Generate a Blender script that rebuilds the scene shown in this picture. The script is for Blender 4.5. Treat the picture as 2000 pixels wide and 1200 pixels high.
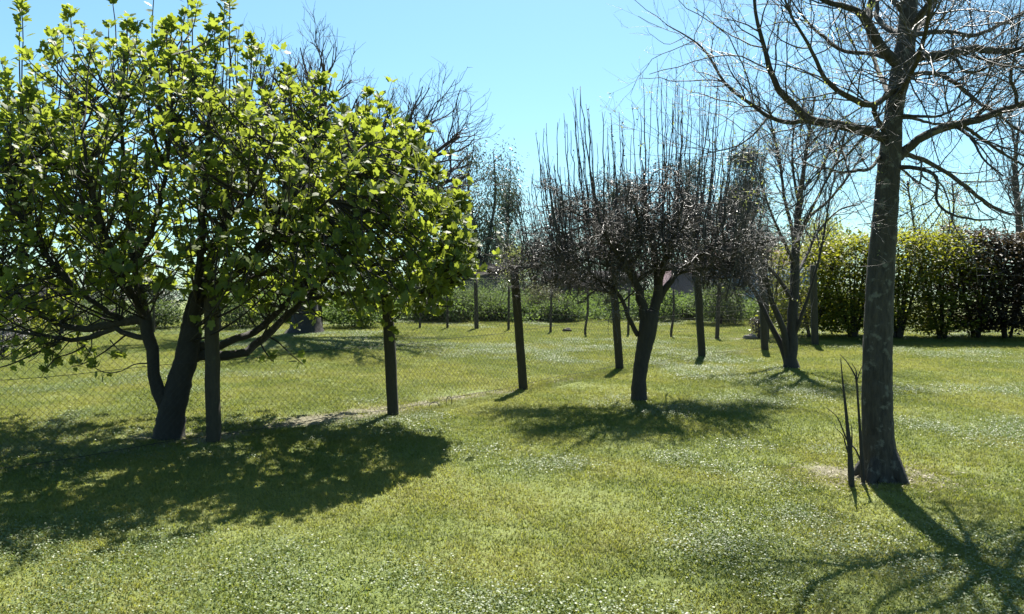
import bpy, math
import numpy as np
from mathutils import Matrix, Vector, Euler

# ------------------------------------------------------------------ camera, world, sun, exposure
sc = bpy.context.scene
for o in list(bpy.data.objects):
    bpy.data.objects.remove(o)
COL = sc.collection
FPX = 1650.0                      # focal length in photo pixels (photo 2000 x 1200)
EYE = 1.65                        # eye height
HORIZON = 585.0                   # photo row of the true horizon
SLOPE = 0.054                     # the lawn climbs gently away from the camera
PITCH = math.atan((600 - HORIZON) / FPX)
cam_d = bpy.data.cameras.new('camera')
cam = bpy.data.objects.new('camera', cam_d)
COL.objects.link(cam)
cam.location = (0, 0, EYE)
cam.rotation_euler = (math.pi / 2 - PITCH, 0, 0)
cam_d.sensor_width = 36.0
cam_d.lens = 36.0 * FPX / 2000.0
cam_d.clip_start = 0.05
cam_d.clip_end = 6000
sc.camera = cam

SUN_EL = math.radians(59)
SUN_AZ = math.radians(11.0)        # to the right of straight ahead
world = bpy.data.worlds.new('World')
sc.world = world
world.use_nodes = True
wn = world.node_tree
wn.nodes.clear()
sky = wn.nodes.new('ShaderNodeTexSky')
sky.sky_type = 'NISHITA'
sky.sun_disc = False
sky.sun_elevation = SUN_EL
sky.sun_rotation = SUN_AZ
sky.air_density = 1.0
sky.dust_density = 0.9
sky.ozone_density = 2.5
bg = wn.nodes.new('ShaderNodeBackground')
bg.inputs['Strength'].default_value = 0.05
wo = wn.nodes.new('ShaderNodeOutputWorld')
tint = wn.nodes.new('ShaderNodeMix')     # the phone's cyan rendering of a clear sky, the same in every direction
tint.data_type = 'RGBA'
tint.blend_type = 'MULTIPLY'
tint.inputs[0].default_value = 1.0
tint.inputs[7].default_value = (0.80, 1.10, 1.10, 1)
wn.links.new(sky.outputs[0], tint.inputs[6])
wn.links.new(tint.outputs[2], bg.inputs['Color'])
wn.links.new(bg.outputs[0], wo.inputs['Surface'])

sun_d = bpy.data.lights.new('sun', 'SUN')
sun_d.energy = 5.0
sun_d.angle = math.radians(0.55)
sun_d.color = (1.0, 0.95, 0.86)
sun = bpy.data.objects.new('sun', sun_d)
COL.objects.link(sun)
sdir = Vector((math.sin(SUN_AZ) * math.cos(SUN_EL), math.cos(SUN_AZ) * math.cos(SUN_EL), math.sin(SUN_EL)))
sun.rotation_euler = sdir.to_track_quat('Z', 'Y').to_euler()
sun.location = (3, 20, 30)
vs = sc.view_settings
vs.view_transform = 'Standard'
vs.look = 'None'
vs.exposure = 1.75
vs.gamma = 1.0
vs.use_curve_mapping = False
sc.cycles.max_bounces = 8
sc.cycles.transparent_max_bounces = 8

# ------------------------------------------------------------------ place helpers
CP, SP = math.cos(PITCH), math.sin(PITCH)


def ray(px, py):
    a = (px - 1000.0) / FPX
    b = (600.0 - py) / FPX
    return np.array([a, CP + b * SP, -SP + b * CP])


def at(px, py, Y):
    d = ray(px, py)
    return np.array([0, 0, EYE]) + d * (Y / d[1])


def sstep(a, b, x):
    t = np.clip((x - a) / (b - a), 0, 1)
    return t * t * (3 - 2 * t)


def gz(x, y):
    x = np.asarray(x, float)
    y = np.asarray(y, float)
    r = SLOPE * np.clip(y, -60, 21.0)
    k = sstep(19, 27, y)
    z = r * (1 - k) + (SLOPE * 21.0) * k
    z = z - 1.5 * sstep(25, 60, y)
    z = z + 0.012 * np.sin(x * 1.3 + 0.7) * np.cos(y * 1.1) + 0.008 * np.sin(x * 2.9 + y * 2.3)
    return z


def gpt(px, py):
    """the point of the lawn seen at a photo pixel"""
    d = ray(px, py)
    t = EYE / (SLOPE * d[1] - d[2])
    x, y = d[0] * t, d[1] * t
    return np.array([x, y, float(gz(x, y))])


def gxy(x, y):
    return np.array([x, y, float(gz(x, y))])


def unit(v):
    v = np.asarray(v, float)
    return v / np.maximum(np.linalg.norm(v, axis=-1, keepdims=True), 1e-9)


# ------------------------------------------------------------------ node helpers and materials
def newmat(name):
    m = bpy.data.materials.new(name)
    m.use_nodes = True
    nt = m.node_tree
    nt.nodes.clear()
    out = nt.nodes.new('ShaderNodeOutputMaterial')
    return m, nt, out


def nd(nt, t, **kw):
    n = nt.nodes.new(t)
    for k, v in kw.items():
        if k in n.inputs:
            n.inputs[k].default_value = v
        else:
            setattr(n, k, v)
    return n


def ramp(nt, fac, stops):
    r = nt.nodes.new('ShaderNodeValToRGB')
    e = r.color_ramp.elements
    while len(e) < len(stops):
        e.new(0.5)
    for i, (p, c) in enumerate(stops):
        e[i].position = p
        e[i].color = (*c, 1) if len(c) == 3 else c
    nt.links.new(fac, r.inputs[0])
    return r.outputs[0]


def mixc(nt, fac, a, b, blend='MIX'):
    m = nt.nodes.new('ShaderNodeMix')
    m.data_type = 'RGBA'
    m.blend_type = blend
    for s, v in ((m.inputs[0], fac), (m.inputs[6], a), (m.inputs[7], b)):
        if isinstance(v, (int, float)):
            s.default_value = v
        elif isinstance(v, tuple):
            s.default_value = (*v, 1)
        else:
            nt.links.new(v, s)
    return m.outputs[2]


def noise(nt, scale, detail=4, rough=0.55, vec=None):
    n = nd(nt, 'ShaderNodeTexNoise', Scale=scale, Detail=detail, Roughness=rough)
    if vec is not None:
        nt.links.new(vec, n.inputs['Vector'])
    return n.outputs[0]


def bark_mat(name, dark, light, lichen=None, scale=1.0, rough=0.85, bump=0.6, crack=(0.3, 0.72), lth=0.63):
    m, nt, out = newmat(name)
    g = nd(nt, 'ShaderNodeNewGeometry')
    mp = nd(nt, 'ShaderNodeMapping')
    mp.inputs['Scale'].default_value = (1, 1, 0.28)
    nt.links.new(g.outputs['Position'], mp.inputs[0])
    n1 = noise(nt, 38 * scale, 6, 0.65, mp.outputs[0])
    n2 = noise(nt, 5 * scale, 4, 0.6, g.outputs['Position'])
    c = ramp(nt, n1, [(crack[0], dark), (crack[1], light)])
    c = mixc(nt, n2, c, tuple(x * 0.6 for x in light), 'MIX')
    if lichen:
        v = noise(nt, 17 * scale, 5, 0.6, g.outputs['Position'])
        msk = ramp(nt, v, [(lth, (0, 0, 0)), (lth + .08, (0.8, 0.8, 0.8))])
        c = mixc(nt, msk, c, lichen)
    p = nd(nt, 'ShaderNodeBsdfPrincipled', Roughness=rough)
    nt.links.new(c, p.inputs['Base Color'])
    b = nd(nt, 'ShaderNodeBump', Strength=bump, Distance=0.02)
    nt.links.new(n1, b.inputs['Height'])
    nt.links.new(b.outputs[0], p.inputs['Normal'])
    nt.links.new(p.outputs[0], out.inputs[0])
    return m


def leaf_mat(name, ca, cb, tcol, trans=0.45, rough=0.4, spec=0.5, world_var=None):
    m, nt, out = newmat(name)
    a = nd(nt, 'ShaderNodeAttribute', attribute_name='tone')
    c = mixc(nt, a.outputs['Fac'], ca, cb)
    t = mixc(nt, a.outputs['Fac'], tuple(x * 0.75 for x in tcol), tcol)
    if world_var:
        g = nd(nt, 'ShaderNodeNewGeometry')
        n = noise(nt, world_var[0], 3, 0.6, g.outputs['Position'])
        f = ramp(nt, n, [(0.42, (0, 0, 0)), (0.60, (1, 1, 1))])
        c = mixc(nt, f, c, world_var[1])
        t = mixc(nt, f, t, world_var[2])
    p = nd(nt, 'ShaderNodeBsdfPrincipled', Roughness=rough)
    p.inputs['Specular IOR Level'].default_value = spec
    nt.links.new(c, p.inputs['Base Color'])
    tr = nd(nt, 'ShaderNodeBsdfTranslucent')
    nt.links.new(t, tr.inputs['Color'])
    mx = nd(nt, 'ShaderNodeMixShader')
    mx.inputs[0].default_value = trans
    nt.links.new(p.outputs[0], mx.inputs[1])
    nt.links.new(tr.outputs[0], mx.inputs[2])
    nt.links.new(mx.outputs[0], out.inputs[0])
    return m


def plain_mat(name, col, rough=0.7, metal=0.0, var=0.15, scale=6.0, spec=0.12):
    m, nt, out = newmat(name)
    g = nd(nt, 'ShaderNodeNewGeometry')
    n = noise(nt, scale, 5, 0.6, g.outputs['Position'])
    c = ramp(nt, n, [(0.3, tuple(x * (1 - var) for x in col)), (0.7, tuple(min(1, x * (1 + var)) for x in col))])
    p = nd(nt, 'ShaderNodeBsdfPrincipled', Roughness=rough, Metallic=metal)
    p.inputs['Specular IOR Level'].default_value = spec
    nt.links.new(c, p.inputs['Base Color'])
    nt.links.new(p.outputs[0], out.inputs[0])
    return m


# ------------------------------------------------------------------ mesh helpers
def mesh_from(name, V, F, mat=None, smooth=False, tone=None):
    """F: array (m,3) or (m,4), or a list of such arrays"""
    V = np.asarray(V, np.float32)
    Fs = F if isinstance(F, list) else [F]
    Fs = [np.asarray(f, np.int32) for f in Fs if len(f)]
    me = bpy.data.meshes.new(name)
    me.vertices.add(len(V))
    me.vertices.foreach_set('co', V.ravel())
    tot = np.concatenate([np.full(len(f), f.shape[1], np.int32) for f in Fs])
    idx = np.concatenate([f.ravel() for f in Fs])
    st = np.concatenate([[0], np.cumsum(tot)[:-1]]).astype(np.int32)
    me.loops.add(len(idx))
    me.loops.foreach_set('vertex_index', idx)
    me.polygons.add(len(tot))
    me.polygons.foreach_set('loop_start', st)
    if smooth:
        me.polygons.foreach_set('use_smooth', np.ones(len(tot), bool))
    if tone is not None:
        at_ = me.attributes.new('tone', 'FLOAT', 'POINT')
        at_.data.foreach_set('value', np.asarray(tone, np.float32))
    me.update(calc_edges=True)
    me.validate()
    if mat:
        me.materials.append(mat)
    return me


def link(name, me, parent=None, loc=(0, 0, 0), kind=None):
    o = bpy.data.objects.new(name, me)
    COL.objects.link(o)
    o.location = loc
    if parent is not None:
        o.parent = parent
    if kind:
        o['kind'] = kind
    return o


def thing(name, label, cat, loc, group=None):
    o = bpy.data.objects.new(name, None)
    o.empty_display_size = 0.1
    COL.objects.link(o)
    o.location = [float(v) for v in loc]
    tag(o, label, cat, group)
    return o


def tag(o, label, cat, group=None):
    o['label'] = label
    o['category'] = cat
    if group:
        o['group'] = group


def part(name, V, F, mat, parent, base, smooth=False, tone=None, kind=None):
    V = np.asarray(V, float) - np.asarray(base, float)
    return link(name, mesh_from(name, V, F, mat, smooth, tone), parent, kind=kind)


def resample(P, R, n):
    """Catmull-Rom through P, resampled to n points"""
    P = np.asarray(P, float)
    R = np.asarray(R, float)
    k = len(P)
    if k == 2:
        t = np.linspace(0, 1, n)[:, None]
        return P[0] + (P[1] - P[0]) * t, R[0] + (R[1] - R[0]) * t[:, 0]
    Q = np.vstack([2 * P[0] - P[1], P, 2 * P[-1] - P[-2]])
    out, rr = [], []
    m = 8
    for i in range(k - 1):
        p0, p1, p2, p3 = Q[i], Q[i + 1], Q[i + 2], Q[i + 3]
        for j in range(m):
            t = j / m
            out.append(0.5 * (2 * p1 + (p2 - p0) * t + (2 * p0 - 5 * p1 + 4 * p2 - p3) * t * t + (3 * p1 - p0 - 3 * p2 + p3) * t ** 3))
            rr.append(R[i] * (1 - t) + R[i + 1] * t)
    out.append(P[-1])
    rr.append(R[-1])
    out = np.array(out)
    rr = np.array(rr)
    s = np.concatenate([[0], np.cumsum(np.linalg.norm(np.diff(out, axis=0), axis=1))])
    u = np.linspace(0, s[-1], n)
    return np.stack([np.interp(u, s, out[:, c]) for c in range(3)], 1), np.interp(u, s, rr)


def tubes(P, R, k=5, rough=0.0, seed=0, cap=True):
    """P (m,n,3), R (m,n) -> verts, quads of m tapered tubes with k sides"""
    P = np.asarray(P, float)
    R = np.asarray(R, float)
    if P.ndim == 2:
        P, R = P[None], R[None]
    m, n, _ = P.shape
    T = np.empty_like(P)
    T[:, 1:-1] = P[:, 2:] - P[:, :-2]
    T[:, 0] = P[:, 1] - P[:, 0]
    T[:, -1] = P[:, -1] - P[:, -2]
    T = unit(T)
    ch = unit(P[:, -1] - P[:, 0])
    ref = np.where(np.abs(ch[:, 2:3]) > 0.8, np.array([[1.0, 0.3, 0]]), np.array([[0.1, 0.2, 1.0]]))
    A = unit(np.cross(T, ref[:, None, :]))
    B = np.cross(T, A)
    th = np.arange(k) * 2 * math.pi / k
    rad = np.repeat(R[:, :, None], k, 2)
    if rough:
        rg = np.random.default_rng(seed)
        w = rg.normal(0, 1, (m, n, k))
        w = (w + np.roll(w, 1, 2) + np.roll(w, -1, 2)) / 2.0
        rad = rad * (1 + rough * w)
    V = P[:, :, None, :] + rad[..., None] * (A[:, :, None, :] * np.cos(th)[:, None] + B[:, :, None, :] * np.sin(th)[:, None])
    idx = np.arange(m * n * k).reshape(m, n, k)
    a = idx[:, :-1, :]
    b = np.roll(idx, -1, 2)[:, :-1, :]
    c = np.roll(idx, -1, 2)[:, 1:, :]
    d = idx[:, 1:, :]
    F = np.stack([a, d, c, b], -1).reshape(-1, 4)
    V = V.reshape(-1, 3)
    if cap and k > 3:
        e0 = V.shape[0]
        V = np.vstack([V, P[:, -1]])
        i0 = idx[:, -1, :]
        i1 = np.roll(i0, -1, 1)
        tip = np.repeat((e0 + np.arange(m))[:, None], k, 1)
        F3 = np.stack([i0, tip, i1], -1).reshape(-1, 3)
        return V, [F, F3]
    return V, [F]


def joinVF(lst):
    Vs, Fq, Ft, off = [], [], [], 0
    for V, Fs in lst:
        Vs.append(V)
        for f in Fs:
            f = np.asarray(f)
            if len(f) == 0:
                continue
            (Fq if f.shape[1] == 4 else Ft).append(f + off)
        off += len(V)
    out = []
    if Fq:
        out.append(np.concatenate(Fq))
    if Ft:
        out.append(np.concatenate(Ft))
    return np.concatenate(Vs), out


def sprout(P, R, m, rg, length, ang=(35, 65), up=0.3, curl=0.3, rscale=0.55, rmin=0.0015, rmax=1.0, tmin=0.15, tmax=1.0, n=6, wob=0.25, taper=0.35, shrink=0.4):
    """m child branches springing from the polylines P (k,q,3) with radii R (k,q)"""
    k, q, _ = P.shape
    seg = np.linalg.norm(np.diff(P, axis=1), axis=2).sum(1)
    i = rg.choice(k, m, p=seg / seg.sum())
    t = rg.uniform(tmin, tmax, m)
    f = np.clip(t * (q - 1), 0, q - 1.001)
    j = f.astype(int)
    u = (f - j)[:, None]
    pos = P[i, j] * (1 - u) + P[i, j + 1] * u
    rr = R[i, j] * (1 - u[:, 0]) + R[i, j + 1] * u[:, 0]
    tan = unit(P[i, j + 1] - P[i, j])
    v = rg.normal(0, 1, (m, 3))
    v = unit(v - tan * (v * tan).sum(1, keepdims=True))
    a = np.radians(rg.uniform(ang[0], ang[1], m))[:, None]
    d = unit(tan * np.cos(a) + v * np.sin(a) + np.array([0, 0, up]))
    L = rg.uniform(length[0], length[1], m) * (1 - shrink * t)
    r0 = np.clip(rr * rscale, rmin, rmax)
    out = np.empty((m, n, 3))
    out[:, 0] = pos
    cur = pos.copy()
    for s in range(1, n):
        cur = cur + d * (L / (n - 1))[:, None]
        out[:, s] = cur
        d = unit(d + np.array([0, 0, curl / (n - 1)]) + rg.normal(0, wob / math.sqrt(n - 1), (m, 3)))
    rad = r0[:, None] * np.linspace(1, taper, n)[None]
    return out, rad


def stackPR(lst, n):
    P, R = [], []
    for p, r in lst:
        a, b = resample(p, r, n)
        P.append(a)
        R.append(b)
    return np.array(P), np.array(R)


# leaf templates: leaf grows along +x from the origin, normal +z, unit length
def fig_leaf():
    ang = [0, 14, 27, 44, 60, 74, 96, 122, 150, 172]
    rad = [1.0, .92, .66, .84, .80, .54, .60, .50, .36, .20]
    pts = [(r * math.cos(math.radians(a)), r * math.sin(math.radians(a))) for a, r in zip(ang, rad)]
    pts = pts + [(x, -y) for x, y in reversed(pts[1:])]
    c = 0.30
    V = [(c, 0, 0.0)] + [((x * 0.74 + c), y * 0.56, -0.22 * (x * x + y * y) * 0.6 + 0.10 * abs(y)) for x, y in pts]
    V = np.array(V)
    V[:, 0] = V[:, 0] + 0.25
    n = len(pts)
    F = [(0, 1 + i, 1 + (i + 1) % n) for i in range(n)]
    b = len(V)
    V = np.vstack([V, [(0, 0.012, 0), (0, -0.012, 0), (0.42, -0.01, 0.0), (0.42, 0.01, 0.0)]])
    F += [(b, b + 1, b + 2), (b, b + 2, b + 3)]
    return V, np.array(F)


def oval_leaf(w=0.5):
    V = np.array([(0, 0, 0), (0.35, w / 2, 0.05), (0.75, w * 0.38, 0.0), (1, 0, -0.10), (0.75, -w * 0.38, 0.0), (0.35, -w / 2, 0.05), (0.5, 0, -0.02)])
    F = np.array([(6, 0, 5), (6, 5, 4), (6, 4, 3), (6, 3, 2), (6, 2, 1), (6, 1, 0)])
    return V, F


def lance_leaf(w=0.22):
    V = np.array([(0, 0, 0), (0.4, w / 2, 0.02), (1, 0, -0.08), (0.4, -w / 2, 0.02)])
    F = np.array([(0, 3, 1), (3, 2, 1)])
    return V, F


def leaves(tpl, pos, d, nrm, size):
    TV, TF = tpl
    x = unit(d)
    z = unit(nrm - x * (nrm * x).sum(1, keepdims=True))
    y = np.cross(z, x)
    M = np.stack([x, y, z], 1) * np.asarray(size)[:, None, None]
    V = np.einsum('va,mab->mvb', TV, M) + pos[:, None, :]
    F = TF[None] + (np.arange(len(pos)) * len(TV))[:, None, None]
    return V.reshape(-1, 3), F.reshape(-1, TF.shape[1]), len(TV)


# ------------------------------------------------------------------ shared materials
M_BARK_NEAR = bark_mat('bark_dark_grey_lichen', (0.006, 0.0055, 0.0045), (0.060, 0.052, 0.042), (0.12, 0.12, 0.10), scale=0.75, bump=1.0, crack=(0.40, 0.62), lth=0.57)
M_BARK = bark_mat('bark_dark_brown', (0.012, 0.011, 0.009), (0.045, 0.039, 0.032), None)
M_BARK_FIG = bark_mat('bark_fig_grey', (0.010, 0.009, 0.007), (0.036, 0.031, 0.025), None, scale=0.7)
M_TWIG = plain_mat('twig_bark', (0.058, 0.050, 0.043), 0.38, 0, 0.3, 20, 0.5)
M_TWIG_D = plain_mat('twig_bark_dark', (0.030, 0.026, 0.023), 0.5, 0, 0.3, 20, 0.4)
M_TWIG_FAR = plain_mat('twig_bark_far', (0.060, 0.052, 0.055), 0.7, 0, 0.2, 3)
M_POST = bark_mat('weathered_post_wood', (0.022, 0.019, 0.012), (0.062, 0.053, 0.034), (0.055, 0.058, 0.030), scale=1.0, rough=0.9, bump=0.35)
M_WIRE = plain_mat('dull_galvanised_wire', (0.045, 0.045, 0.042), 0.85, 0.0, 0.3, 30)
M_FIG = leaf_mat('fig_leaf', (0.030, 0.055, 0.018), (0.085, 0.115, 0.028), (0.36, 0.44, 0.045), 0.38, 0.55, 0.25)
M_HEDGE = leaf_mat('hedge_leaf', (0.030, 0.045, 0.015), (0.12, 0.135, 0.022), (0.34, 0.36, 0.025), 0.40, 0.5, 0.25)
M_BRONZE = leaf_mat('bronze_leaf', (0.022, 0.018, 0.014), (0.045, 0.036, 0.022), (0.08, 0.06, 0.025), 0.25, 0.5, 0.3)
M_WEED = leaf_mat('weed_leaf', (0.050, 0.085, 0.032), (0.120, 0.170, 0.055), (0.19, 0.28, 0.055), 0.34, 0.7, 0.12)
M_BUSH = leaf_mat('bush_leaf', (0.044, 0.070, 0.032), (0.105, 0.140, 0.058), (0.16, 0.22, 0.06), 0.32, 0.65, 0.15)
M_PALE = leaf_mat('pale_spring_leaf', (0.12, 0.15, 0.05), (0.20, 0.22, 0.07), (0.38, 0.42, 0.10), 0.45, 0.45, 0.3)
M_EUC = leaf_mat('gum_leaf', (0.040, 0.055, 0.040), (0.085, 0.105, 0.075), (0.11, 0.14, 0.07), 0.25, 0.4, 0.5)
M_PINE = leaf_mat('pine_needle', (0.022, 0.034, 0.022), (0.045, 0.062, 0.036), (0.06, 0.08, 0.03), 0.18, 0.5, 0.4)
M_BUD = leaf_mat('brown_bud', (0.032, 0.027, 0.024), (0.085, 0.070, 0.058), (0.07, 0.055, 0.04), 0.15, 0.35, 0.5)
M_TALL = leaf_mat('tall_grass', (0.10, 0.105, 0.05), (0.17, 0.16, 0.08), (0.22, 0.22, 0.09), 0.35, 0.5, 0.3)

# ------------------------------------------------------------------ the fence line and the worn ground (shared masks)
POST_PX = [(417, 862), (768, 811), (1022, 760), (1210, 722), (1371, 699), (1494, 685)]
POSTS = [gpt(*p) for p in POST_PX]
# a straight line through the posts, continued left of the frame
A_ = np.array([p[:2] for p in POSTS])
fdir = unit(A_[-1] - A_[0])
fnor = np.array([-fdir[1], fdir[0]])
f0 = A_.mean(0)
RT_BASE = gpt(1722, 934)          # right-hand tree
PT_BASE = gpt(1249, 782)          # pruned tree
MT_BASE = gpt(1545, 719)          # many-stemmed tree
FIG_BASE = gpt(332, 856)


def hashnoise(x, y, s, seed=0):
    """smooth value noise"""
    xs, ys = x / s + seed * 17.3, y / s + seed * 7.7
    xi, yi = np.floor(xs), np.floor(ys)

    def h(a, b):
        v = np.sin(a * 127.1 + b * 311.7 + seed * 13.1) * 43758.5453
        return v - np.floor(v)
    u, v = xs - xi, ys - yi
    u = u * u * (3 - 2 * u)
    v = v * v * (3 - 2 * v)
    return (h(xi, yi) * (1 - u) + h(xi + 1, yi) * u) * (1 - v) + (h(xi, yi + 1) * (1 - u) + h(xi + 1, yi + 1) * u) * v


def soil_mask(x, y):
    """0 grass .. 1 bare: ring round the right tree, under the fig, strip below the fence"""
    n = hashnoise(x, y, 0.22, 1) * 0.6 + hashnoise(x, y, 0.08, 2) * 0.4
    dx, dy = (x - RT_BASE[0] - 0.0) / 0.68, (y - RT_BASE[1] - 0.08) / 0.40
    ring = 1 - sstep(0.65, 1.15, np.sqrt(dx * dx + dy * dy) + (n - 0.5) * 1.0)
    s = (x - f0[0]) * fdir[0] + (y - f0[1]) * fdir[1]
    dd = (x - f0[0]) * fnor[0] + (y - f0[1]) * fnor[1]
    w = 0.10 + 0.26 * np.exp(-((s + 3.7) / 1.4) ** 2)
    strip = (1 - sstep(0.5, 1.1, np.abs(dd - 0.06) / w + (n - 0.5) * 0.9)) * sstep(5.9, 5.2, s)
    dx, dy = (x - FIG_BASE[0]) / 0.45, (y - FIG_BASE[1]) / 0.30
    fg = 0.8 * (1 - sstep(0.6, 1.1, np.sqrt(dx * dx + dy * dy) + (n - 0.5) * 0.6))
    dx, dy = (x - PT_BASE[0]) / 0.25, (y - PT_BASE[1]) / 0.2
    pg = 0.7 * (1 - sstep(0.6, 1.1, np.sqrt(dx * dx + dy * dy) + (n - 0.5) * 0.6))
    e0, e1 = gpt(1180, 657)[:2], gpt(1570, 664)[:2]
    ed = unit(e1 - e0)
    es = (x - e0[0]) * ed[0] + (y - e0[1]) * ed[1]
    ew = np.abs((x - e0[0]) * -ed[1] + (y - e0[1]) * ed[0])
    edge = 0.8 * (1 - sstep(.10, .26, ew + (n - .5) * .12)) * sstep(0, .8, es) * sstep(4.6, 4.0, es)
    return np.clip(np.maximum.reduce([ring * 0.85, strip * 0.9, fg, pg, edge]), 0, 1)


# ------------------------------------------------------------------ ground
def build_ground():
    xs = np.concatenate([-np.geomspace(3000, 16, 26), np.arange(-15, 15.01, 0.12), np.geomspace(16, 3000, 26)])
    ys = np.concatenate([-np.geomspace(300, 3, 10), np.arange(-1.5, 27, 0.12), np.geomspace(28, 4000, 40)])
    X, Y = np.meshgrid(xs, ys, indexing='ij')
    Z = gz(X, Y)
    V = np.stack([X, Y, Z], -1).reshape(-1, 3)
    nx, ny = X.shape
    I = np.arange(nx * ny).reshape(nx, ny)
    F = np.stack([I[:-1, :-1], I[1:, :-1], I[1:, 1:], I[:-1, 1:]], -1).reshape(-1, 4)
    m, nt, out = newmat('lawn_ground')
    g = nd(nt, 'ShaderNodeNewGeometry')
    pos = g.outputs['Position']
    n1 = noise(nt, 0.55, 4, 0.6, pos)
    n2 = noise(nt, 3.2, 5, 0.6, pos)
    n3 = noise(nt, 60, 4, 0.7, pos)
    c = ramp(nt, n1, [(0.32, (0.100, 0.135, 0.026)), (0.68, (0.165, 0.185, 0.044))])
    c = mixc(nt, ramp(nt, n2, [(0.4, (0, 0, 0)), (0.7, (0.6, 0.6, 0.6))]), c, (0.105, 0.130, 0.030))
    c = mixc(nt, ramp(nt, n3, [(0.35, (0, 0, 0)), (0.7, (0.65, 0.65, 0.65))]), c, (0.060, 0.075, 0.020))
    a = nd(nt, 'ShaderNodeAttribute', attribute_name='tone')
    n4 = noise(nt, 120, 5, 0.75, pos)
    soil = ramp(nt, n4, [(0.3, (0.055, 0.048, 0.030)), (0.55, (0.125, 0.110, 0.072)), (0.75, (0.24, 0.215, 0.15))])
    c = mixc(nt, a.outputs['Fac'], c, soil)
    p = nd(nt, 'ShaderNodeBsdfPrincipled', Roughness=0.85)
    p.inputs['Specular IOR Level'].default_value = 0.25
    nt.links.new(c, p.inputs['Base Color'])
    b = nd(nt, 'ShaderNodeBump', Strength=0.7, Distance=0.015)
    nt.links.new(n3, b.inputs['Height'])
    nt.links.new(b.outputs[0], p.inputs['Normal'])
    nt.links.new(p.outputs[0], out.inputs[0])
    tone = soil_mask(V[:, 0], V[:, 1]) * (V[:, 1] < 30)
    o = link('lawn', mesh_from('lawn', V, F, m, True, tone), kind='structure')
    tag(o, 'gently rising mown lawn and field of short green grass', 'lawn')


build_ground()


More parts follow.
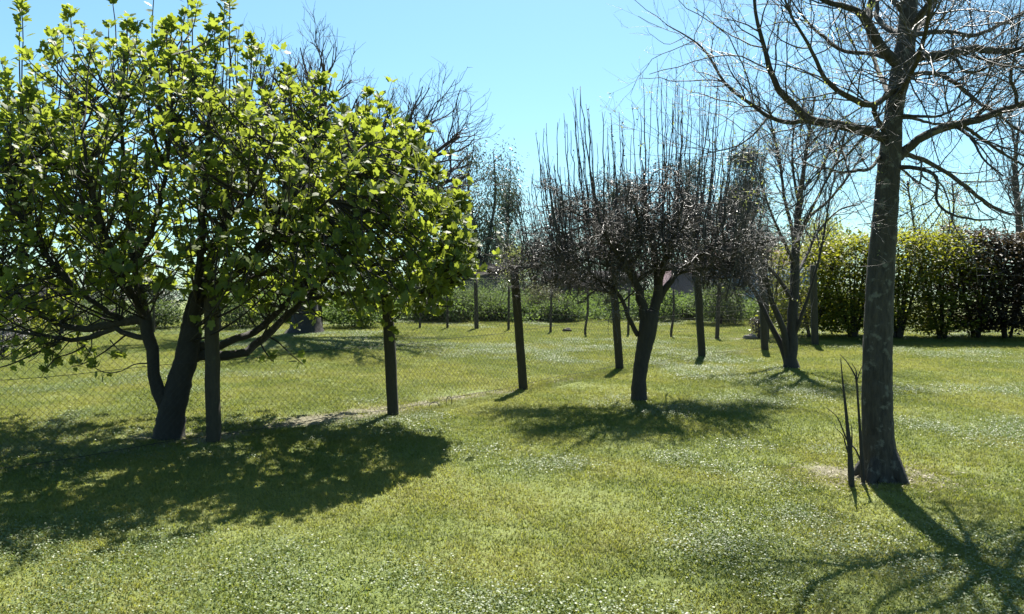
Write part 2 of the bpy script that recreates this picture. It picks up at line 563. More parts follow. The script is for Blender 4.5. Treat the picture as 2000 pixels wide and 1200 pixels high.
# ------------------------------------------------------------------ grass (instanced patches)
def build_grass():
    mg = leaf_mat('grass_blade', (0.070, 0.105, 0.024), (0.150, 0.182, 0.046), (0.26, 0.30, 0.042), 0.38, 0.55, 0.2,
                  world_var=(1.1, (0.195, 0.195, 0.052), (0.31, 0.33, 0.055)))
    mc = leaf_mat('clover_leaf', (0.066, 0.102, 0.030), (0.120, 0.155, 0.052), (0.16, 0.26, 0.04), 0.34, 0.48, 0.4)
    src = bpy.data.collections.new('grass_sources')
    S = 0.5
    for v in range(9):
        rg = np.random.default_rng(100 + v)
        clover = 4 <= v < 7
        nb = 250 if clover else (2600 if v < 4 else 420)
        rr0, aa0 = 0.40 * rg.uniform(0, 1, nb) ** 0.62, rg.uniform(0, 6.2832, nb)
        if v >= 7:
            rr0 = np.abs(rg.normal(0, 0.10, nb))
        if clover:
            rr0 = np.abs(rg.normal(0, 0.16, nb))
        x, y = rr0 * np.cos(aa0), rr0 * np.sin(aa0)
        lean = np.radians(rg.uniform(5, 68, nb))
        az = rg.uniform(0, 2 * math.pi, nb)
        h = rg.uniform(0.018, 0.040, nb)
        w = rg.uniform(0.0022, 0.0042, nb)
        base = np.stack([x, y, np.full(nb, -0.012)], 1)
        dirv = np.stack([np.sin(lean) * np.cos(az), np.sin(lean) * np.sin(az), np.cos(lean)], 1)
        sd = np.stack([-np.sin(az), np.cos(az), np.zeros(nb)], 1)
        tw = rg.uniform(-0.8, 0.8, nb)[:, None]
        sd = unit(sd + tw * np.stack([np.cos(az), np.sin(az), np.zeros(nb)], 1))
        mid = base + dirv * (h * 0.6)[:, None]
        d2 = unit(dirv + np.stack([np.cos(az), np.sin(az), np.full(nb, -0.5)], 1) * 0.6)
        tip = mid + d2 * (h * 0.6)[:, None]
        V = np.stack([base - sd * w[:, None], base + sd * w[:, None], mid + sd * (w * 0.8)[:, None], mid - sd * (w * 0.8)[:, None], tip], 1).reshape(-1, 3)
        o5 = np.arange(nb)[:, None] * 5
        Fq = o5 + np.array([[0, 1, 2, 3]])
        Ft = o5 + np.array([[3, 2, 4]])
        tone = np.repeat(np.clip(rg.normal(0.5, 0.3, nb), 0, 1), 5)
        me = mesh_from('grass_patch', V, [Fq, Ft], mg, False, tone)
        if clover:
            nc = 620
            cx, cy = rg.normal(0, 0.15, (2, nc))
            th = np.arange(6) * math.pi / 3
            rad = rg.uniform(0.003, 0.007, nc)
            tl = np.radians(np.abs(rg.normal(0, 22, nc)))
            ta = rg.uniform(0, 2 * math.pi, nc)
            nrm = np.stack([np.sin(tl) * np.cos(ta), np.sin(tl) * np.sin(ta), np.cos(tl)], 1)
            dd = np.stack([np.cos(ta + 1.3), np.sin(ta + 1.3), np.zeros(nc)], 1)
            pos = np.stack([cx, cy, rg.uniform(0.014, 0.032, nc)], 1)
            V2, F2, k2 = leaves(oval_leaf(0.95), pos, dd, nrm, rad * 2)
            me2 = mesh_from('clover', V2, F2, mc, False, np.repeat(rg.uniform(0, 1, nc), k2))
            import bmesh
            bm = bmesh.new()
            bm.from_mesh(me)
            nb_f = len(bm.faces)
            bm.from_mesh(me2)
            bm.faces.ensure_lookup_table()
            for f in bm.faces[nb_f:]:
                f.material_index = 1
            me3 = bpy.data.meshes.new('clover_patch')
            bm.to_mesh(me3)
            bm.free()
            me3.materials.append(mg)
            me3.materials.append(mc)
            me = me3
        ob = bpy.data.objects.new('grass_patch_%d' % v, me)
        src.objects.link(ob)
    # scatter points
    rg = np.random.default_rng(5)
    pts, rots, idx, scl = [], [], [], []
    step = 0.38
    for y in np.arange(1.6, 23.5, step):
        hw = y * 0.64 + 1.0
        for x in np.arange(-hw, hw, step):
            xx = x + rg.uniform(-0.1, 0.1)
            yy = y + rg.uniform(-0.1, 0.1)
            pts.append((xx, yy))
    pts = np.array(pts)
    sm = soil_mask(pts[:, 0], pts[:, 1])
    n1 = hashnoise(pts[:, 0], pts[:, 1] * 1.3, 1.5, 3) * 0.65 + hashnoise(pts[:, 0], pts[:, 1], 0.4, 4) * 0.35
    for a_ in range(6):
        sm = sm + soil_mask(pts[:, 0] + .24 * math.cos(a_ * 1.047), pts[:, 1] + .24 * math.sin(a_ * 1.047))
    keep = sm / 7 < 0.3 - .22 * (np.hypot(pts[:, 0] - RT_BASE[0], pts[:, 1] - RT_BASE[1]) < 1.2)
    # finer small patches where the worn ground begins are left out
    xs_, ys_ = rg.uniform(-6, 6.5, 6000), rg.uniform(4, 15, 6000)
    ms_ = soil_mask(xs_, ys_)
    ks_ = (ms_ > .03) & (rg.uniform(0, 1, 6000) < 1.15 - ms_)
    sparse = np.stack([xs_[ks_], ys_[ks_]], 1)
    xr_, yr_ = RT_BASE[0] + rg.normal(0, .66, 80), RT_BASE[1] + .05 + rg.normal(0, .45, 80)
    kr_ = soil_mask(xr_, yr_) < .55
    sparse = np.concatenate([sparse, np.stack([xr_[kr_], yr_[kr_]], 1)])
    pts, n1 = pts[keep], n1[keep]
    near = sstep(9, 4, pts[:, 1])
    pick = (n1 + 0.12 * near - 0.05) > 0.53
    extra = pts[pick] + rg.normal(0, .12, (pick.sum(), 2))
    cl = np.concatenate([np.zeros(len(pts), int), np.ones(len(extra), int), np.full(len(sparse), 2)])
    pts = np.concatenate([pts, extra, sparse])
    z = gz(pts[:, 0], pts[:, 1])
    me = bpy.data.meshes.new('grass')
    me.vertices.add(len(pts))
    me.vertices.foreach_set('co', np.stack([pts[:, 0], pts[:, 1], z], 1).astype(np.float32).ravel())
    for an, ty in (('pidx', 'INT'), ('prot', 'FLOAT_VECTOR'), ('pscl', 'FLOAT')):
        me.attributes.new(an, ty, 'POINT')
    ii = np.choose(cl, [rg.integers(0, 4, len(pts)), rg.integers(4, 7, len(pts)), rg.integers(7, 9, len(pts))])
    tilt = Matrix.Rotation(math.atan(SLOPE), 3, 'X')
    rr = np.empty((len(pts), 3), np.float32)
    for i in range(len(pts)):
        rr[i] = (tilt @ Matrix.Rotation(rg.uniform(0, 6.283), 3, 'Z')).to_euler()
    me.attributes['pidx'].data.foreach_set('value', ii.astype(np.int32))
    me.attributes['prot'].data.foreach_set('vector', rr.ravel())
    me.attributes['pscl'].data.foreach_set('value', rg.uniform(0.9, 1.1, len(pts)).astype(np.float32))
    me.update()
    o = link('grass', me, kind='stuff')
    tag(o, 'short mown grass blades and clover covering the lawn', 'grass')
    ng = bpy.data.node_groups.new('grass_scatter', 'GeometryNodeTree')
    ng.interface.new_socket('Geometry', in_out='INPUT', socket_type='NodeSocketGeometry')
    ng.interface.new_socket('Geometry', in_out='OUTPUT', socket_type='NodeSocketGeometry')
    gi = ng.nodes.new('NodeGroupInput')
    go = ng.nodes.new('NodeGroupOutput')
    ci = ng.nodes.new('GeometryNodeCollectionInfo')
    ci.inputs['Collection'].default_value = src
    ci.inputs['Separate Children'].default_value = True
    ci.inputs['Reset Children'].default_value = True
    ip = ng.nodes.new('GeometryNodeInstanceOnPoints')
    ip.inputs['Pick Instance'].default_value = True

    def named(n, t):
        a = ng.nodes.new('GeometryNodeInputNamedAttribute')
        a.data_type = t
        a.inputs['Name'].default_value = n
        return [s for s in a.outputs if s.enabled and s.name == 'Attribute'][0]
    ng.links.new(gi.outputs[0], ip.inputs['Points'])
    ng.links.new(ci.outputs[0], ip.inputs['Instance'])
    ng.links.new(named('pidx', 'INT'), ip.inputs['Instance Index'])
    ng.links.new(named('prot', 'FLOAT_VECTOR'), ip.inputs['Rotation'])
    ng.links.new(named('pscl', 'FLOAT'), ip.inputs['Scale'])
    ng.links.new(ip.outputs[0], go.inputs[0])
    md = o.modifiers.new('scatter', 'NODES')
    md.node_group = ng


build_grass()


def build_litter():
    """dry straw and leaf crumbs on the worn ground"""
    rg = np.random.default_rng(8)
    n = 60000
    x = rg.uniform(-6, 6.5, n)
    y = rg.uniform(4, 15, n)
    near = np.hypot((x - RT_BASE[0]) / 1.0, (y - RT_BASE[1]) / 0.7) < 1
    m = soil_mask(x, y)
    k = rg.uniform(0, 1, n) < m * 0.8
    x, y = x[k], y[k]
    xr = RT_BASE[0] + rg.normal(0, 0.35, 1500)
    yr = RT_BASE[1] + 0.04 + rg.normal(0, 0.2, 1500)
    x, y = np.concatenate([x, xr]), np.concatenate([y, yr])
    n = len(x)
    a = rg.uniform(0, 6.283, n)
    pos = np.stack([x, y, gz(x, y) + rg.uniform(0.002, 0.02, n)], 1)
    d = np.stack([np.cos(a), np.sin(a), rg.normal(0, 0.25, n)], 1)
    nr = np.stack([rg.normal(0, .4, n), rg.normal(0, .4, n), np.ones(n)], 1)
    V, F, kk = leaves(lance_leaf(0.22), pos, d, nr, rg.uniform(0.012, 0.045, n))
    mt = leaf_mat('dry_straw', (0.11, 0.09, 0.055), (0.34, 0.30, 0.20), (0.25, 0.22, 0.12), 0.15, 0.6, 0.3)
    o = link('straw_litter', mesh_from('straw_litter', V, F, mt, False, np.repeat(rg.uniform(0, 1, n) ** 1.5, kk)), kind='stuff')
    tag(o, 'dry straw and leaf crumbs strewn on the worn bare ground', 'litter')


build_litter()


# ------------------------------------------------------------------ near chain link fence
def post_mesh(h, w, lean, seed):
    """slightly tapered square post with worn chamfered corners and a weathered top"""
    rg = np.random.default_rng(seed)
    lv = np.linspace(-0.05, h, 9)
    ring = np.array([(1, .72), (.72, 1), (-.72, 1), (-1, .72), (-1, -.72), (-.72, -1), (.72, -1), (1, -.72)]) * w / 2
    V = []
    for i, z in enumerate(lv):
        s = 1 - 0.05 * z / h + rg.normal(0, 0.012)
        off = np.array([lean[0], lean[1]]) * z + rg.normal(0, 0.0015, 2)
        V.append(np.column_stack([ring * s * (1 + rg.normal(0, 0.012, (8, 1))) + off, np.full(8, z)]))
    top = V[-1].copy()
    top[:, :2] = (top[:, :2] - top[:, :2].mean(0)) * 0.8 + top[:, :2].mean(0)
    top[:, 2] += 0.012 + rg.normal(0, 0.004, 8)
    V.append(top)
    V = np.concatenate(V)
    n = len(lv) + 1
    I = np.arange(n * 8).reshape(n, 8)
    a, b, c, d = I[:-1], np.roll(I, -1, 1)[:-1], np.roll(I, -1, 1)[1:], I[1:]
    F = [np.stack([a, b, c, d], -1).reshape(-1, 4)]
    c0 = len(V)
    V = np.vstack([V, V[-8:].mean(0)])
    F.append(np.array([(I[-1, i], I[-1, (i + 1) % 8], c0) for i in range(8)]))
    return V, F


def build_fence():
    base = POSTS[0]
    t = thing('chain_link_fence', 'chain link fence on leaning dark wooden posts along the edge of the lawn', 'fence', base)
    step = (A_[-1] - A_[0]) / 5.0
    extra = [A_[0] - step, A_[0] - 2 * step]
    pp = [gxy(*e) for e in reversed(extra)] + POSTS
    last = gpt(1592, 674)
    pp.append(last)
    leans = [0.0, 0.0, -0.012, -0.05, -0.075, -0.072, -0.06, -0.045, -0.03]
    H = 1.46
    tops = []
    for i, (p, l) in enumerate(zip(pp, leans)):
        h = H + 0.03 * math.sin(i * 2.1)
        V, F = post_mesh(h, 0.108, (l, 0.0), 20 + i)
        ang = math.atan2(fdir[1], fdir[0]) * 0.25
        ca, sa = math.cos(ang), math.sin(ang)
        tops.append((p, l, h))
        part('post', V + p, F, M_POST, t, base)
    # wires: two families of diagonals woven with a small depth offset, per bay
    W = 0.0012
    cell = 0.062
    for i in range(len(pp) - 1):
        p, q = pp[i], pp[i + 1]
        L = float(np.linalg.norm((q - p)[:2]))
        ux = unit((q - p)[:2])
        nor = np.array([ux[1], -ux[0]])
        la, lb = leans[i], leans[i + 1]

        def pt(u, v):
            s = u / L
            b0 = p * (1 - s) + q * s
            z = float(gz(b0[0], b0[1]))
            lx = (la * (1 - s) + lb * s) * v
            sag = 0.008 * math.sin(u * 5 + v * 4)
            return np.array([b0[0] + lx - nor[0] * (0.06 - 0), b0[1] - nor[1] * 0.06 + sag, z + v])
        top = 1.36
        P = []
        k = int((L + top) / cell) + 1
        for j in range(k):
            for s in (1, -1):
                u0 = j * cell - (top if s > 0 else 0)
                # line u = u0 + s * v ... clip to the bay
                if s > 0:
                    va, vb = max(0.02, -u0), min(top, L - u0)
                    f = lambda v: u0 + v
                else:
                    u0 = j * cell
                    va, vb = max(0.02, u0 - L), min(top, u0)
                    f = lambda v: u0 - v
                if vb - va < 0.03:
                    continue
                vv = np.linspace(va, vb, 5)
                P.append([pt(f(v), v) + np.array([0, 0.0015 * s, 0]) for v in vv])
        P = np.array(P)
        V, F = tubes(P, np.full(P.shape[:2], W), 3)
        part('chain_link_mesh', V, F, M_WIRE, t, base, kind='stuff')
        for hgt in (0.04, 0.7, 1.36):
            pr = np.array([[pt(u, hgt) + np.array([0, 0.006, 0]) for u in np.linspace(0, L, 8)]])
            V, F = tubes(pr, np.full((1, 8), 0.0022), 4)
            part('tension_wire', V, F, M_WIRE, t, base)


build_fence()


# ------------------------------------------------------------------ far wire fence
def build_far_fence():
    px = [(120, 655), (300, 650), (430, 647), (627, 643), (705, 642), (820, 641), (874, 642), (931, 643), (993, 646), (1075, 650), (1143, 655), (1227, 654), (1311, 657), (1400, 661), (1500, 665)]
    wid = [9, 5, 5, 9, 5, 5, 5, 9, 5, 5, 5, 5, 5, 8, 5]
    hts = [1.1, .95, .95, 1.1, .95, .95, .95, 1.1, .95, .9, .95, .95, .95, 1.1, .95]
    P = [gpt(*p) for p in px]
    base = P[5]
    t = thing('wire_fence', 'low wire fence of thin stakes across the far side of the field', 'fence', base)
    rg = np.random.default_rng(3)
    for i, (p, w, h) in enumerate(zip(P, wid, hts)):
        r = w / 2 * p[1] / FPX
        ln = rg.normal(0, 0.025, 2)
        kink = -0.05 if i in (10, 12) else 0
        pts = np.array([[0, 0, -0.05], [ln[0] * .2 + 0.0, 0, .12], [ln[0] * .5 - kink, 0, h * .5], [ln[0] - kink, ln[1], h]]) + p
        a, b = resample(pts, [r, r, r * .95, r * .9], 7)
        V, F = tubes(a, b, 6, 0.05, i)
        part('post', V, F, M_POST, t, base, True)
    for v in (0.12, 0.38, 0.62, 0.86):
        Q = np.array([p + np.array([0, -0.03, v]) for p in P])
        V, F = tubes(Q[None], np.full((1, len(Q)), 0.0022), 4)
        part('wire', V, F, M_WIRE, t, base)


build_far_fence()


# ------------------------------------------------------------------ traced limbs
def traced(pts, Y0, tip=0.5):
    """pts: (px, py, depth offset, width px) -> 3D polyline and radii"""
    P = [at(x, y, Y0 + dy) for x, y, dy, w in pts]
    R = [w / 2 * (Y0 + dy) / FPX for x, y, dy, w in pts]
    return np.array(P), np.array(R)


def twig_part(lst, name, mat, parent, base, k=3, kind='stuff'):
    V, F = joinVF([tubes(P, R, k, cap=False) for P, R in lst])
    return part(name, V, F, mat, parent, base, False, kind=kind)


# ---- right-hand bare tree with a straight trunk
def build_right_tree():
    rg = np.random.default_rng(11)
    Y0 = RT_BASE[1]
    base = RT_BASE
    t = thing('bare_tree', 'tall leafless tree with a straight thick grey trunk and sweeping limbs', 'tree', base)
    tp = [(1724, 946, 0, 92), (1722, 928, 0, 80), (1719, 900, 0, 70), (1715, 850, 0, 64), (1713, 760, 0, 61), (1715, 650, 0, 58), (1719, 550, 0, 56), (1726, 460, 0, 52), (1733, 370, 0, 47),
          (1739, 300, 0, 45), (1744, 240, 0, 37), (1751, 185, 0, 37), (1761, 140, 0, 44), (1768, 90, 0, 40), (1773, 40, 0, 36), (1776, -30, .02, 32), (1772, -140, .05, 25), (1776, -280, .08, 16), (1784, -420, .1, 8), (1790, -520, .1, 3)]
    P, R = traced(tp, Y0)
    P, R = resample(P, R * 0.93, 150)
    V, F = tubes(P, R, 22, 0.02, 3)
    part('trunk', V, F, M_BARK_NEAR, t, base, True)
    # bark knots and root flare
    fl = []
    for a in (0.3, 1.6, 2.7, 3.9, 5.3):
        d = np.array([math.cos(a), math.sin(a), 0])
        q = base + d * 0.22
        q[2] = float(gz(q[0], q[1])) - 0.03
        pp, rr = resample([base + d * 0.06 + np.array([0, 0, .22]), base + d * 0.125 + np.array([0, 0, .08]), q], [.05, .055, .02], 8)
        fl.append(tubes(pp, rr, 8, 0.04, int(a * 10)))
    V, F = joinVF(fl)
    part('root_flare', V, F, M_BARK_NEAR, t, base, True)
    L = [
        # left side
        [(1735, 272, 0, 20), (1692, 258, -.05, 19), (1633, 242, -.12, 18), (1579, 233, -.2, 16), (1550, 204, -.25, 14), (1521, 175, -.3, 12), (1504, 137, -.33, 11), (1492, 92, -.35, 9), (1479, 46, -.38, 7), (1472, -10, -.4, 6), (1462, -90, -.4, 3)],
        [(1579, 235, -.2, 10), (1537, 240, -.15, 9), (1500, 227, -.1, 8), (1467, 204, -.05, 7), (1437, 183, 0, 6), (1412, 158, .05, 5.5), (1383, 108, .1, 4.5), (1354, 79, .12, 3.5), (1300, 48, .15, 2)],
        [(1754, 150, 0, 13), (1737, 182, -.1, 11), (1706, 205, -.2, 12), (1675, 198, -.3, 12), (1633, 175, -.4, 10), (1612, 154, -.45, 9), (1587, 104, -.5, 7), (1567, 67, -.55, 6), (1542, 25, -.6, 5), (1522, -40, -.6, 3)],
        [(1730, 262, 0, 11), (1713, 232, -.1, 10), (1706, 208, -.2, 9)],
        [(1752, 128, 0, 12), (1720, 108, .15, 10), (1687, 104, .3, 8), (1646, 100, .4, 7), (1625, 87, .45, 7), (1608, 71, .5, 6), (1587, 54, .5, 5), (1550, 8, .55, 3), (1530, -30, .55, 2)],
        [(1760, 125, 0, 24), (1735, 108, -.05, 22), (1708, 75, -.1, 20), (1692, 42, -.15, 18), (1671, 21, -.2, 13), (1617, 4, -.3, 10), (1560, -40, -.4, 6), (1520, -110, -.4, 3)],
        [(1694, 48, -.15, 14), (1700, 17, -.05, 13), (1702, -30, 0, 10), (1690, -130, .05, 6), (1692, -230, .05, 3)],
        [(1768, 70, 0, 12), (1740, 60, .2, 11), (1715, 36, .4, 10), (1712, 0, .5, 8), (1700, -80, .6, 4)],
        [(1720, 305, 0, 7), (1700, 329, -.1, 6.5), (1675, 333, -.2, 6), (1642, 337, -.3, 5), (1612, 329, -.4, 4), (1590, 345, -.45, 2.5), (1570, 372, -.5, 1.5)],
        [(1692, 260, -.05, 6), (1668, 290, .1, 5), (1650, 307, .2, 4.5), (1625, 330, .3, 3.5), (1600, 380, .35, 2.5), (1560, 440, .4, 1.6)],
        [(1640, 245, -.12, 6), (1622, 290, -.3, 5), (1604, 330, -.45, 4), (1585, 370, -.5, 3), (1530, 420, -.6, 2)],
        [(1500, 227, -.1, 4), (1475, 260, -.25, 3.5), (1440, 285, -.4, 3), (1380, 300, -.5, 2)],
        # right side
        [(1755, 308, 0, 19), (1792, 276, -.05, 17), (1833, 254, -.1, 16), (1875, 242, -.15, 15), (1917, 231, -.2, 14), (1967, 212, -.25, 12), (2010, 198, -.3, 11), (2080, 160, -.35, 8), (2140, 90, -.4, 5)],
        [(1755, 300, 0, 10), (1800, 312, .1, 9), (1842, 333, .2, 8), (1883, 362, .25, 8), (1925, 396, .3, 7), (1967, 417, .35, 6), (2020, 424, .4, 4)],
        [(1750, 326, 0, 9), (1792, 329, -.15, 8), (1825, 342, -.25, 7), (1831, 367, -.3, 6), (1829, 392, -.35, 5), (1854, 417, -.4, 5), (1904, 429, -.45, 4), (1942, 429, -.5, 3)],
        [(1775, 148, 0, 11), (1821, 143, .15, 9), (1854, 154, .25, 9), (1887, 179, .35, 8), (1917, 204, .4, 7), (1950, 225, .45, 6), (1983, 250, .5, 5), (2040, 280, .6, 3)],
        [(1768, 118, 0, 20), (1812, 110, -.1, 18), (1854, 104, -.2, 17), (1900, 96, -.3, 15), (1950, 100, -.35, 13), (2000, 96, -.4, 12), (2090, 70, -.45, 7)],
        [(1775, 68, 0, 12), (1842, 62, .2, 9), (1900, 69, .3, 8), (1950, 50, .4, 7), (2000, 25, .5, 6), (2050, -20, .6, 4)],
        [(1775, 55, 0, 17), (1800, 30, -.15, 15), (1817, 5, -.25, 14), (1850, -50, -.35, 10), (1880, -140, -.4, 5)],
        [(1752, 225, 0, 7), (1800, 228, -.2, 5.5), (1833, 227, -.3, 5), (1858, 217, -.4, 4.5), (1900, 190, -.5, 3.5), (1935, 150, -.55, 2.5)],
        [(1752, 230, 0, 7), (1785, 232, .1, 6), (1821, 242, .2, 5), (1860, 246, .3, 4.5), (1900, 270, .35, 3.5), (1940, 320, .4, 2.5)],
        [(1855, 104, -.2, 7), (1870, 120, -.25, 6), (1885, 140, -.3, 6), (1920, 136, -.3, 5), (1960, 110, -.35, 4), (1990, 70, -.4, 3)],
        [(1898, 100, -.3, 7), (1910, 112, -.25, 6), (1960, 128, -.2, 5), (2010, 134, -.2, 4)],
        [(1875, 243, -.15, 8), (1905, 262, -.1, 7), (1930, 280, -.05, 6), (1960, 300, 0, 5), (2010, 330, 0, 4)],
        [(1870, 245, -.15, 6), (1900, 275, -.3, 5), (1920, 310, -.4, 4), (1960, 345, -.5, 3)],
        [(1985, 208, -.27, 7), (1985, 185, -.3, 7), (1975, 150, -.35, 6), (1985, 90, -.4, 4), (1992, 20, -.4, 3)],
        [(1800, 312, .1, 4), (1798, 350, .1, 3.5), (1790, 358, .1, 3), (1770, 335, .15, 2)],
        [(1760, 330, 0, 4), (1785, 350, .2, 3.5), (1797, 358, .3, 3), (1830, 380, .4, 2)],
        # toward and away from the camera
        [(1758, 180, 0, 14), (1775, 150, -.5, 12), (1800, 90, -1.0, 9), (1815, 10, -1.4, 7), (1810, -90, -1.7, 4)],
        [(1755, 200, 0, 13), (1740, 185, .5, 11), (1720, 150, 1.1, 9), (1700, 90, 1.5, 7), (1690, 20, 1.8, 4)],
        [(1765, 90, 0, 14), (1790, 60, .6, 11), (1820, 20, 1.2, 9), (1840, -50, 1.6, 5)],
        [(1762, 20, 0, 12), (1720, -30, -.5, 9), (1690, -110, -.9, 6), (1680, -200, -1.1, 3)],
        [(1776, -40, 0, 12), (1840, -90, .3, 9), (1900, -160, .5, 6), (1940, -260, .6, 3)],
    ]
    lim = [traced(x, Y0) for x in L]
    for i, (p, r) in enumerate(lim):
        a, b = resample(p, r, 26)
        nn = rg.normal(0, 1, a.shape) * (b[:, None] * 0.16)
        nn[0] = 0
        V, F = tubes(a + nn, b, 9, 0.035, i)
        part('limb', V, F, M_BARK_NEAR, t, base, True)
    P, R = stackPR(lim, 14)
    P1, R1 = sprout(P, R, 430, rg, (.35, 1.1), (30, 75), 0.15, 0.35, 0.5, 0.0022, 0.006, 0.15, 1, 9, 0.55, 0.4, 0.3)
    P2, R2 = sprout(P1, R1, 2300, rg, (.20, .60), (25, 65), 0.15, 0.3, 0.6, 0.0015, 0.0035, 0.1, 1, 7, 0.45, 0.4)
    P3, R3 = sprout(P2, R2, 4800, rg, (.08, .30), (25, 65), 0.15, 0.2, 0.7, 0.0011, 0.002, 0.1, 1, 5, 0.35, 0.5)
    ptip, rtip = sprout(P, R, 60, rg, (.4, .8), (5, 40), 0.2, 0.35, 0.7, 0.0018, 0.004, 0.85, 1, 8, 0.4, 0.3, 0)
    twig_part([(P1, R1), (ptip, rtip)], 'branchlets', M_TWIG_D, t, base, 5)
    twig_part([(P2, R2), (P3, R3)], 'twigs', M_TWIG, t, base, 3)
    # a few opening spring leaves on the lower left twigs
    tips = np.concatenate([P2[:, -1], P3[:, -1]])
    px = 1000 + FPX * tips[:, 0] / tips[:, 1]
    pick = np.where((px < 1720) & (rg.uniform(0, 1, len(tips)) < 0.28))[0]
    q = np.repeat(tips[pick], 3, 0)
    n = len(q)
    V, F, k = leaves(oval_leaf(0.4), q + rg.normal(0, .012, (n, 3)), rg.normal(0, 1, (n, 3)) + [0, 0, .3], rg.normal(0, .5, (n, 3)) + [0, 0, 1], rg.uniform(.012, .024, n))
    part('young_leaves', V, F, M_PALE, t, base, False, np.repeat(rg.uniform(0, 1, n), k), 'stuff')


build_right_tree()


def build_saplings():
    """two thin dark sucker stems beside the right-hand trunk"""
    Y0 = gpt(1664, 948)[1]
    specs = [
        ('sucker_stem', 'thin dark forked stem rising beside the thick grey trunk', (1664, 952),
         [[(1664, 956, 0, 13), (1662, 920, 0, 13), (1660, 880, 0, 9), (1655, 830, 0, 7), (1650, 780, 0, 5), (1645, 735, 0, 3), (1642, 700, 0, 1.6)],
          [(1659, 870, 0, 4), (1650, 850, .02, 3), (1635, 815, .04, 2), (1612, 795, .05, 1)],
          [(1662, 900, 0, 4), (1652, 870, -.03, 3), (1646, 850, -.04, 2), (1630, 835, -.04, 1)],
          [(1653, 800, 0, 2.5), (1648, 770, .03, 2), (1640, 755, .03, 1)],
          [(1663, 885, 0, 4), (1664, 850, .02, 2.5), (1663, 830, .02, 1.2)]]),
        ('sucker_stem', 'thin straight dark shoot with a forked tip, almost touching the thick grey trunk', (1686, 944),
         [[(1687, 950, 0, 9), (1684, 915, 0, 8), (1681, 860, 0, 6), (1677, 800, 0, 5), (1673, 745, 0, 4), (1668, 730, 0, 3), (1655, 708, 0, 2), (1640, 692, 0, 1)],
          [(1673, 748, 0, 3), (1678, 730, -.02, 2), (1684, 715, -.02, 1)],
          [(1673, 742, 0, 3), (1672, 725, .02, 2), (1664, 710, .02, 1)],
          [(1683, 905, 0, 4), (1672, 880, .03, 3.5), (1664, 870, .05, 3)]]),
    ]
    for i, (nm, lab, bp, br) in enumerate(specs):
        b = gpt(*bp)
        t = thing(nm, lab, 'sapling', b)
        for j, x in enumerate(br):
            p, r = traced(x, b[1])
            p, r = resample(p, r, 16)
            if j == 0:
                p = p.copy()
                p[0, 2] = min(p[0, 2], b[2] - 0.02)
            V, F = tubes(p, r, 7, 0.04, j + i * 10)
            part('stem' if j == 0 else 'side_twig', V, F, M_BARK, t, b, True)


build_saplings()


